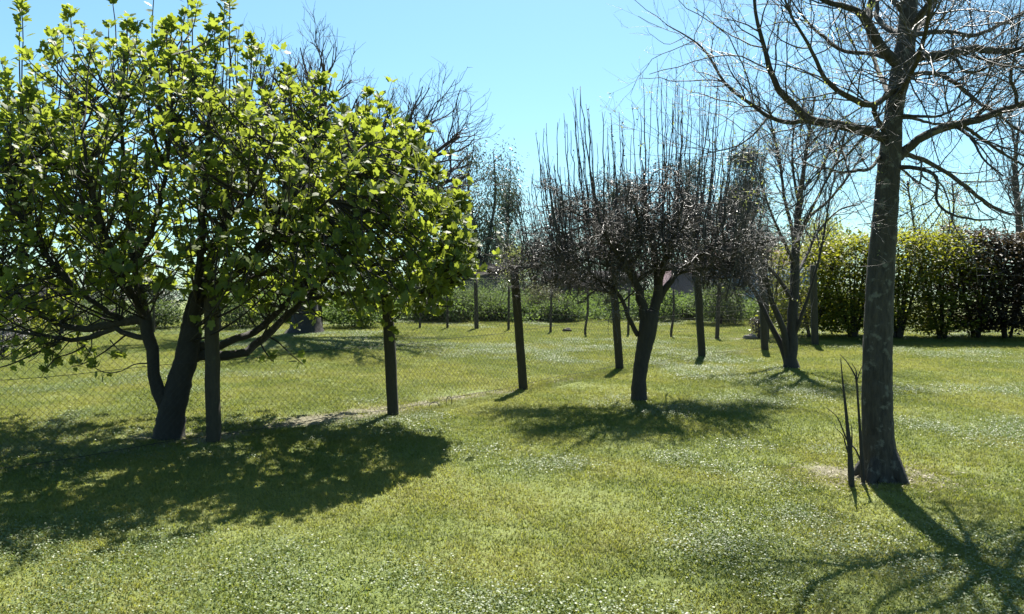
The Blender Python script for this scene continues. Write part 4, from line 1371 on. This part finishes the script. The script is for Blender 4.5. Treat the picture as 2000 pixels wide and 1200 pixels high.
bush('round_bush', 'rounded dense dull green bush standing in the rough growth beyond the field', 'bush', 1408, 633, 120, 88, M_BUSH, 71, 180, 26, (.04, .07), tone=.35)
bush('weedy_bush', 'tall feathery green clump beyond the wire fence beside the gum trees', 'bush', 965, 626, 150, 86, M_BUSH, 72, 190, 26, (.05, .10), tone=.6, tpl=lance_leaf(.14))
bush('weedy_bush', 'upright grassy olive clump behind the thin stakes, left of the dark wall', 'bush', 1060, 622, 70, 78, M_TALL, 73, 90, 26, (.10, .2), tone=.5, tpl=lance_leaf(.08))
bush('weedy_bush', 'low shaded green bush under the outer twigs of the fig, beyond the stakes', 'bush', 860, 628, 110, 70, M_BUSH, 74, 120, 24, (.05, .09), tone=.35)
bush('weedy_bush', 'bright yellow-green bush between the stems of the many-stemmed tree and the hedge', 'bush', 1556, 636, 70, 90, M_HEDGE, 75, 110, 24, (.05, .08), tone=.9)
bush('small_shrub', 'small greyish shrub at the foot of the last leaning fence post', 'shrub', 1482, 662, 30, 46, M_BUD, 76, 40, 18, (.03, .05), tone=.7)
bush('flowering_shrub', 'pale greyish flowering shrub beyond the fence beside the lowest fig branches', 'shrub', 5, 700, 90, 95, leaf_mat('grey_flower', (.10, .10, .09), (.34, .31, .33), (.2, .2, .2), .2, .5, .3), 77, 90, 24, (.025, .05), tone=.4)
for i, (x, y, w, h, m_, tn_, lab) in enumerate([
        (80, 648, 150, 70, M_HEDGE, .9, 'sunny yellow-green bush seen under the lowest fig branches'),
        (190, 644, 130, 62, M_BUSH, .5, 'dull green bush at the field edge behind the left fig limbs'),
        (300, 642, 120, 55, M_BUSH, .4, 'low green bush at the field edge behind the forked fig trunk'),
        (470, 640, 120, 60, M_BUSH, .45, 'low green bush behind the fig limb that sweeps along the fence'),
        (690, 640, 120, 52, M_WEED, .7, 'bright low bush right of the old trunk beyond the fence'),
        (-60, 652, 150, 80, M_BUSH, .5, 'dull green bush at the far left end of the field')]):
    bush('field_bush', lab, 'bush', x, y, w, h, m_, 80 + i, 110, 22, (.05, .09), tone=tn_)


def build_weeds():
    rg = np.random.default_rng(91)
    n = 1500
    x = rg.uniform(-7, 9.5, n)
    y = rg.uniform(20.4, 26.5, n)
    lump = hashnoise(x, y, 1.5, 9) * .7 + hashnoise(x, y, .6, 8) * .3
    h = (.10 + .75 * lump) * np.clip((y - 20.0) / 1.3, .3, 1)
    lim = []
    C, T = [], []
    for i in range(n):
        k = int(3 + h[i] * 7)
        zz = rg.uniform(.03, 1, k) * h[i]
        C.append(np.stack([x[i] + rg.normal(0, .13, k), y[i] + rg.normal(0, .13, k), gz(x[i], y[i]) + zz], 1))
        T.append(np.clip(np.full(k, lump[i] * .7 + rg.normal(.1, .2)), 0, 1))
    C, T = np.concatenate(C), np.concatenate(T)
    ps, d, nr, s, tn = clump_leaves(rg, C, 11, .10, .7, (.05, .11), T, .8, .55)
    V, F, k = leaves(oval_leaf(.5), ps, d, nr, s)
    o = link('rough_growth', mesh_from('rough_growth', V, F, M_WEED, False, np.repeat(tn, k)), kind='stuff')
    tag(o, 'bank of knee-high green weeds and brambles beyond the mown field', 'weeds')


build_weeds()
rgb = np.random.default_rng(400)
for i in range(22):
    bx_ = 548 + i * 52 + rgb.uniform(-20, 20)
    w_, h_ = rgb.uniform(55, 120), rgb.uniform(34, 66)
    bush('bramble_bush', 'low leafy bramble mound in the weedy bank beyond the thin stakes', 'bush', bx_, rgb.uniform(612, 632), w_, h_, [M_WEED, M_BUSH, M_WEED][i % 3], 410 + i, 70, 22, (.05, .10), 'bramble mounds in the weedy bank', float(rgb.uniform(.15, .8)), stems=False)


# ------------------------------------------------------------------ background trees
def bare_far_tree():
    rg = np.random.default_rng(51)
    b = gpt(597, 651)
    t = thing('old_bare_tree', 'large old leafless tree with a thick short trunk behind the fig tree', 'tree', b)
    Hs = b[1] / FPX
    tr, rr = resample(np.array([b + [0, 0, -.06], b + [0.02, 0, .12], b + [.0, 0, .6], b + [-.05, 0, 1.4], b + [-.05, 0, 2.2]]), [.46, .33, .26, .24, .22], 18)
    V, F = tubes(tr, rr, 14, .05, 2)
    part('trunk', V, F, M_BARK, t, b, True)
    ends = [(500, 60), (560, 110), (640, 75), (700, 130), (760, 150), (820, 180), (870, 200), (930, 235), (440, 130), (600, 160), (350, 200), (680, 190), (800, 260), (880, 290)]
    lim = []
    for i, (px, py) in enumerate(ends):
        dy = rg.uniform(-1.8, 1.8)
        e = at(px, py + 90, b[1] + dy)
        m = b + [(e[0] - b[0]) * .45, dy * .4, 1.9 + (e[2] - b[2] - 1.9) * .38]
        p, r = resample(np.array([b + [0, 0, 1.5 + .05 * i], m, e]), [.13, .08, .022], 14)
        lim.append((p, r))
        a = p + np.vstack([np.zeros((1, 3)), np.cumsum(rg.normal(0, .03, (13, 3)), 0)])
        V, F = tubes(a, r, 8, .04, i)
        part('limb', V, F, M_TWIG_FAR, t, b, True)
        lim[-1] = (a, r)
    P, R = stackPR(lim, 14)
    P1, R1 = sprout(P, R, 300, rg, (.9, 2.1), (20, 55), .25, .35, .6, .009, .03, .35, 1, 9, .55, .4)
    P2, R2 = sprout(P1, R1, 1200, rg, (.4, 1.1), (20, 55), .2, .3, .6, .006, .012, .2, 1, 7, .5, .45)
    P3, R3 = sprout(P2, R2, 3200, rg, (.2, .6), (20, 55), .2, .2, .7, .004, .007, .2, 1, 5, .4, .5)
    twig_part([(P1, R1)], 'branchlets', M_TWIG_FAR, t, b, 5)
    twig_part([(P2, R2), (P3, R3)], 'twigs', M_TWIG_FAR, t, b, 3)


bare_far_tree()


def foliage_tree(name, lab, px, Y, topy, wpx, mat, seed, leaf, nclump, per, crown0=.35, rad=.45, flat=.8, trunk=.14, stems=1, tpl=None, group=None, barkm=None, droop=0, spread=.8, tone=.45, shape='oval'):
    rg = np.random.default_rng(seed)
    b = gxy((px - 1000) / FPX * Y, Y)
    H = (HORIZON - topy) * Y / FPX + EYE - b[2]
    rx = wpx / 2 * Y / FPX
    t = thing(name, lab, 'tree', b, group)
    bm_ = barkm or M_TWIG_FAR
    lim = []
    for s in range(stems):
        a = rg.uniform(0, 6.28)
        k = 0 if stems == 1 else .45 * rx
        p, r = resample(np.array([b + [0, 0, -.1], b + [math.cos(a) * k * .4 + rg.normal(0, .1), math.sin(a) * k * .4, H * .35], b + [math.cos(a) * k, math.sin(a) * k, H * .7], b + [math.cos(a) * k * 1.2 + rg.normal(0, .1), math.sin(a) * k * 1.2, H * .96]]), [trunk, trunk * .75, trunk * .45, .02], 16)
        V, F = tubes(p, r, 8, .04, s)
        part('trunk', V, F, bm_, t, b, True)
        lim.append((p, r))
    P, R = stackPR(lim, 16)
    P1, R1 = sprout(P, R, 26 if stems == 1 else 18 * stems, rg, (rx * .6, rx * 1.1), (35, 70), .25, .25, .5, .015, .05, crown0, .97, 8, .5, .35, .5)
    P2, R2 = sprout(P1, R1, 120, rg, (rx * .3, rx * .6), (25, 65), .15, -droop, .6, .008, .02, .2, 1, 6, .5, .4)
    twig_part([(P1, R1), (P2, R2)], 'branches', bm_, t, b, 4)
    pts = np.concatenate([P1[:, 3:].reshape(-1, 3), P2[:, 2:].reshape(-1, 3), P2[:, 2:].reshape(-1, 3), P[:, -2:].reshape(-1, 3)])
    ctr = pts[rg.choice(len(pts), nclump)] + rg.normal(0, rad * .4, (nclump, 3))
    hgt = (ctr[:, 2] - b[2]) / H
    ctr = ctr[(hgt > crown0 * .8) & (hgt < 1.0)]
    ps, d, nr, s, tn = clump_leaves(rg, ctr, per, rad, flat, leaf, np.clip(rg.normal(tone, .25, len(ctr)), 0, 1), .6, spread)
    if droop:
        d = d + np.array([0, 0, -droop * 2])
    V, F, k = leaves(tpl or lance_leaf(.25), ps, d, nr, s)
    part('crown', V, F, mat, t, b, False, np.repeat(tn, k), 'stuff')


foliage_tree('gum_tree', 'slender grey-green gum tree with open clumps, taller of the pair beyond the field', 940, 40, 285, 120, M_EUC, 201, (.12, .24), 230, 30, .3, .26, 1.3, .13, 2, droop=.5)
foliage_tree('gum_tree', 'slender gum tree with open clumps, shorter of the pair beyond the field', 1000, 42, 322, 80, M_EUC, 202, (.12, .24), 170, 30, .3, .26, 1.3, .11, 2, droop=.5)
foliage_tree('brown_tree', 'thin brownish tree behind the right edge of the fig crown', 880, 38, 330, 100, M_BUD, 203, (.08, .16), 110, 26, .4, .28, 1, .10, 2)
foliage_tree('pine_tree', 'dark pine with rounded top showing through bare twigs by the many-stemmed tree', 1452, 46, 298, 110, M_PINE, 204, (.12, .24), 420, 44, .2, .34, .7, .2)
foliage_tree('pine_tree', 'dark pine mostly hidden behind the twig head of the pruned tree', 1340, 48, 318, 150, M_PINE, 205, (.12, .24), 430, 44, .2, .36, .7, .2)
foliage_tree('pine_tree', 'dark round pine behind the left part of the pruned twig head', 1195, 50, 345, 150, M_PINE, 206, (.12, .24), 380, 44, .2, .36, .7, .2)
foliage_tree('spring_tree', 'young tree with yellow-green leaves rising behind the hedge beside the many-stemmed tree', 1625, 21, 440, 130, M_PALE, 207, (.05, .09), 190, 26, .45, .17, .8, .06, 2, tpl=oval_leaf(.5), tone=.3)
foliage_tree('spring_tree', 'thin tree in sparse pale leaves rising behind the hedge right of the thick trunk', 1815, 22, 345, 180, M_PALE, 208, (.04, .07), 190, 16, .40, .25, .8, .05, 2, tpl=oval_leaf(.5), tone=.4)
foliage_tree('far_tree', 'small dark distant tree showing just above the hedge', 1860, 60, 425, 90, M_PINE, 209, (.14, .26), 120, 30, .3, .4, .8, .15)
foliage_tree('far_tree', 'bluish distant tree above the hedge beside the bronze shrubs', 1910, 64, 440, 70, M_EUC, 210, (.14, .26), 90, 30, .3, .4, .8, .12)
foliage_tree('far_tree', 'dark tree hidden behind the low left branches of the pruned tree', 1100, 52, 400, 110, M_PINE, 211, (.12, .24), 220, 36, .2, .36, .8, .16)
foliage_tree('spring_tree', 'light green young tree behind the leaning post nearest the pruned tree', 1015, 27, 480, 70, M_PALE, 212, (.05, .09), 40, 20, .4, .15, .8, .04, 2, tpl=oval_leaf(.5), tone=.1)


TL = [(80, 70, 572, 160, M_EUC), (200, 66, 560, 160, M_PINE), (310, 70, 555, 150, M_PINE), (420, 66, 545, 150, M_BUSH), (490, 70, 535, 140, M_PINE), (560, 66, 505, 150, M_PINE), (660, 70, 520, 140, M_EUC), (740, 64, 500, 130, M_PINE), (815, 68, 480, 120, M_EUC), (860, 62, 470, 110, M_PINE), (925, 66, 485, 120, M_PINE), (985, 60, 490, 110, M_BUSH), (1045, 64, 480, 100, M_PINE), (1150, 66, 470, 120, M_PINE), (1260, 64, 430, 140, M_PINE), (1400, 66, 420, 150, M_PINE), (1520, 64, 460, 120, M_PINE)]
for i, (px_, Y_, ty_, w_, m_) in enumerate(TL):
    foliage_tree('treeline_tree', 'small distant tree in the tree line beyond the sheds and bushes', px_, Y_, ty_, w_, m_, 300 + i, (.22, .42), 130, 26, .1, .5, .8, .14, group='distant tree line beyond the sheds')


def far_bare():
    rg = np.random.default_rng(58)
    b = gxy((1985 - 1000) / FPX * 30, 30)
    t = thing('distant_bare_tree', 'distant leafless tree behind the bronze end of the hedge', 'tree', b)
    H = (HORIZON - 225) * 30 / FPX + EYE - b[2]
    p, r = resample(np.array([b, b + [.1, 0, H * .4], b + [0, .1, H * .75], b + [.1, 0, H]]), [.16, .12, .07, .015], 16)
    V, F = tubes(p, r, 8, .04, 1)
    part('trunk', V, F, M_TWIG_FAR, t, b, True)
    P1, R1 = sprout(p[None], r[None], 26, rg, (1.2, 2.2), (25, 60), .3, .4, .5, .015, .04, .25, .95, 9, .5, .35, .4)
    P2, R2 = sprout(P1, R1, 160, rg, (.5, 1.1), (20, 55), .2, .3, .6, .009, .018, .2, 1, 7, .5, .4)
    P3, R3 = sprout(P2, R2, 500, rg, (.2, .6), (20, 55), .2, .3, .6, .006, .01, .2, 1, 5, .5, .4)
    twig_part([(P1, R1), (P2, R2), (P3, R3)], 'branches', M_TWIG_FAR, t, b, 3)


far_bare()


# ------------------------------------------------------------------ buildings glimpsed beyond
def box(x0, x1, y0, y1, z0, z1):
    V = np.array([(x, y, z) for x in (x0, x1) for y in (y0, y1) for z in (z0, z1)])
    F = np.array([(0, 1, 3, 2), (4, 6, 7, 5), (0, 4, 5, 1), (2, 3, 7, 6), (0, 2, 6, 4), (1, 5, 7, 3)])
    return V, [F]


def house(name, lab, cat, px0, px1, Y, top, wallm, roofm, windows=(), depth=5, roof_h=.9, door=None):
    x0, x1 = (px0 - 1000) / FPX * Y, (px1 - 1000) / FPX * Y
    zb = float(gz((x0 + x1) / 2, Y)) - .1
    zt = EYE + (HORIZON - top) * Y / FPX
    b = np.array([(x0 + x1) / 2, Y + depth / 2, zb + .1])
    t = thing(name, lab, cat, b)
    V, F = box(x0, x1, Y, Y + depth, zb, zt)
    part('wall', V, F, wallm, t, b)
    o = .35
    ym = Y + depth / 2
    th = .12
    lo = [(x0 - o, Y - o, zt + .004), (x1 + o, Y - o, zt + .004), (x1 + o, ym, zt + roof_h), (x0 - o, ym, zt + roof_h)]
    hi = [(x0 - o, Y + depth + o, zt + .004), (x1 + o, Y + depth + o, zt + .004), (x1 + o, ym, zt + roof_h), (x0 - o, ym, zt + roof_h)]
    V = np.array([lo[0], lo[1], hi[1], hi[0], lo[3], lo[2]])
    V2 = V + [0, 0, th]
    VV = np.vstack([V, V2])
    Fq = [(0, 3, 2, 1), (6, 7, 11, 10), (9, 10, 11, 8), (0, 1, 7, 6), (2, 3, 9, 8)]
    Fq += [(0, 6, 10, 4), (4, 10, 9, 3), (1, 5, 11, 7), (5, 2, 8, 11)]
    part('roof', VV, [np.array(Fq), np.array([(0, 4, 3), (1, 2, 5)])], roofm, t, b)
    for (a, c, u0, u1) in windows:
        wx0, wx1 = x0 + (x1 - x0) * a, x0 + (x1 - x0) * c
        wz0, wz1 = zb + (zt - zb) * u0, zb + (zt - zb) * u1
        V, F = box(wx0, wx1, Y - .03, Y - .002, wz0, wz1)
        w = part('window', V, F, M_FRAME, t, b)
        V, F = box(wx0 + .08, wx1 - .08, Y - .05, Y - .031, wz0 + .08, wz1 - .08)
        part('pane', V - 0, F, M_GLASS, w, b)


M_FRAME = plain_mat('window_frame_white', (.75, .75, .72), .5, 0, .05)
M_GLASS = plain_mat('dark_window_glass', (.04, .05, .06), .08, 0, .1, 6, .5)
M_PINK = plain_mat('mauve_wall_paint', (.15, .115, .135), .8, 0, .1, 1.5)
M_BLUE = plain_mat('blue_grey_wall_paint', (.24, .31, .45), .8, 0, .12, 1.5)
M_SLATE = plain_mat('dark_slate_wall', (.085, .078, .09), .85, 0, .25, 3)
M_ROOFB = plain_mat('brown_roof_tiles', (.10, .055, .045), .8, 0, .25, 8)
M_ROOFD = plain_mat('dark_roof', (.018, .017, .019), .95, 0, .2, 5)
M_PALEW = plain_mat('pale_render', (.72, .72, .74), .8, 0, .05, 2)
house('blue_house', 'blue-grey house with brown tiled roof glimpsed beyond the many-stemmed tree', 'house', 1400, 1600, 44, 522, M_BLUE, M_ROOFB, [(.06, .14, .45, .8), (.55, .63, .45, .8), (.7, .78, .45, .8)])
house('mauve_house', 'small mauve house glimpsed through the pruned tree beyond the bank of weeds', 'house', 1318, 1384, 42, 528, M_PINK, M_ROOFD, [], 4, .3)
house('dark_shed', 'long dark low shed behind the bank of weeds left of the pruned tree', 'shed', 1080, 1240, 40, 548, M_SLATE, M_ROOFD, [], 4, .4)
house('flat_roofed_shed', 'dark flat-roofed shed at the foot of the gum trees', 'shed', 895, 975, 36, 532, M_SLATE, M_ROOFD, [], 3, .3)
house('pale_house', 'pale house with grey roof glimpsed at the far left under the fig tree', 'house', -90, 60, 46, 590, M_PALEW, M_ROOFD, [(.2, .35, .4, .8), (.65, .8, .4, .8)], 6, .9)


# ------------------------------------------------------------------ small things on the ground
def small_things():
    rg = np.random.default_rng(7)
    # wire hoops by the fence
    for i, (px, py, w, h, lab) in enumerate([(848, 797, 20, 12, 'low dark wire hoop lying at the fence foot between two leaning posts'), (877, 792, 11, 18, 'taller narrow wire hoop stuck in the ground at the fence foot')]):
        b = gpt(px, py)
        s = b[1] / FPX
        th = np.linspace(0, math.pi, 14)
        P = b + np.stack([np.cos(th) * w / 2 * s, np.sin(th * 1.0) * .02, np.sin(th) ** .6 * h * s - .01], 1)
        V, F = tubes(P[None], np.full((1, 14), .004), 5)
        me = mesh_from('wire_hoop', V - b, F, M_TWIG_D, True)
        o = link('wire_hoop', me, None, b)
        tag(o, lab, 'hoop')
    # dark lump of wood, and a stone
    for nm, lab, cat, px, py, sx, sy, sz, m_ in [('log_piece', 'short dark piece of wood lying on the grass by the far stakes', 'log', 1108, 649, .10, .06, .05, M_BARK), ('stone', 'grey stone on the grass beside the small greyish shrub', 'stone', 1466, 663, .14, .09, .06, plain_mat('grey_stone', (.14, .13, .12), .9, 0, .3, 10))]:
        import bmesh
        bm = bmesh.new()
        bmesh.ops.create_icosphere(bm, subdivisions=3, radius=1)
        for v in bm.verts:
            f = 1 + .12 * math.sin(v.co.x * 5 + 1) * math.cos(v.co.y * 4) + .1 * math.sin(v.co.z * 7 + v.co.x * 3)
            v.co = Vector((v.co.x * sx * f, v.co.y * sy * f, v.co.z * sz * f + sz * .55))
        me = bpy.data.meshes.new(nm)
        bm.to_mesh(me)
        bm.free()
        me.materials.append(m_)
        for p in me.polygons:
            p.use_smooth = True
        o = link(nm, me, None, gpt(px, py))
        tag(o, lab, cat)


small_things()
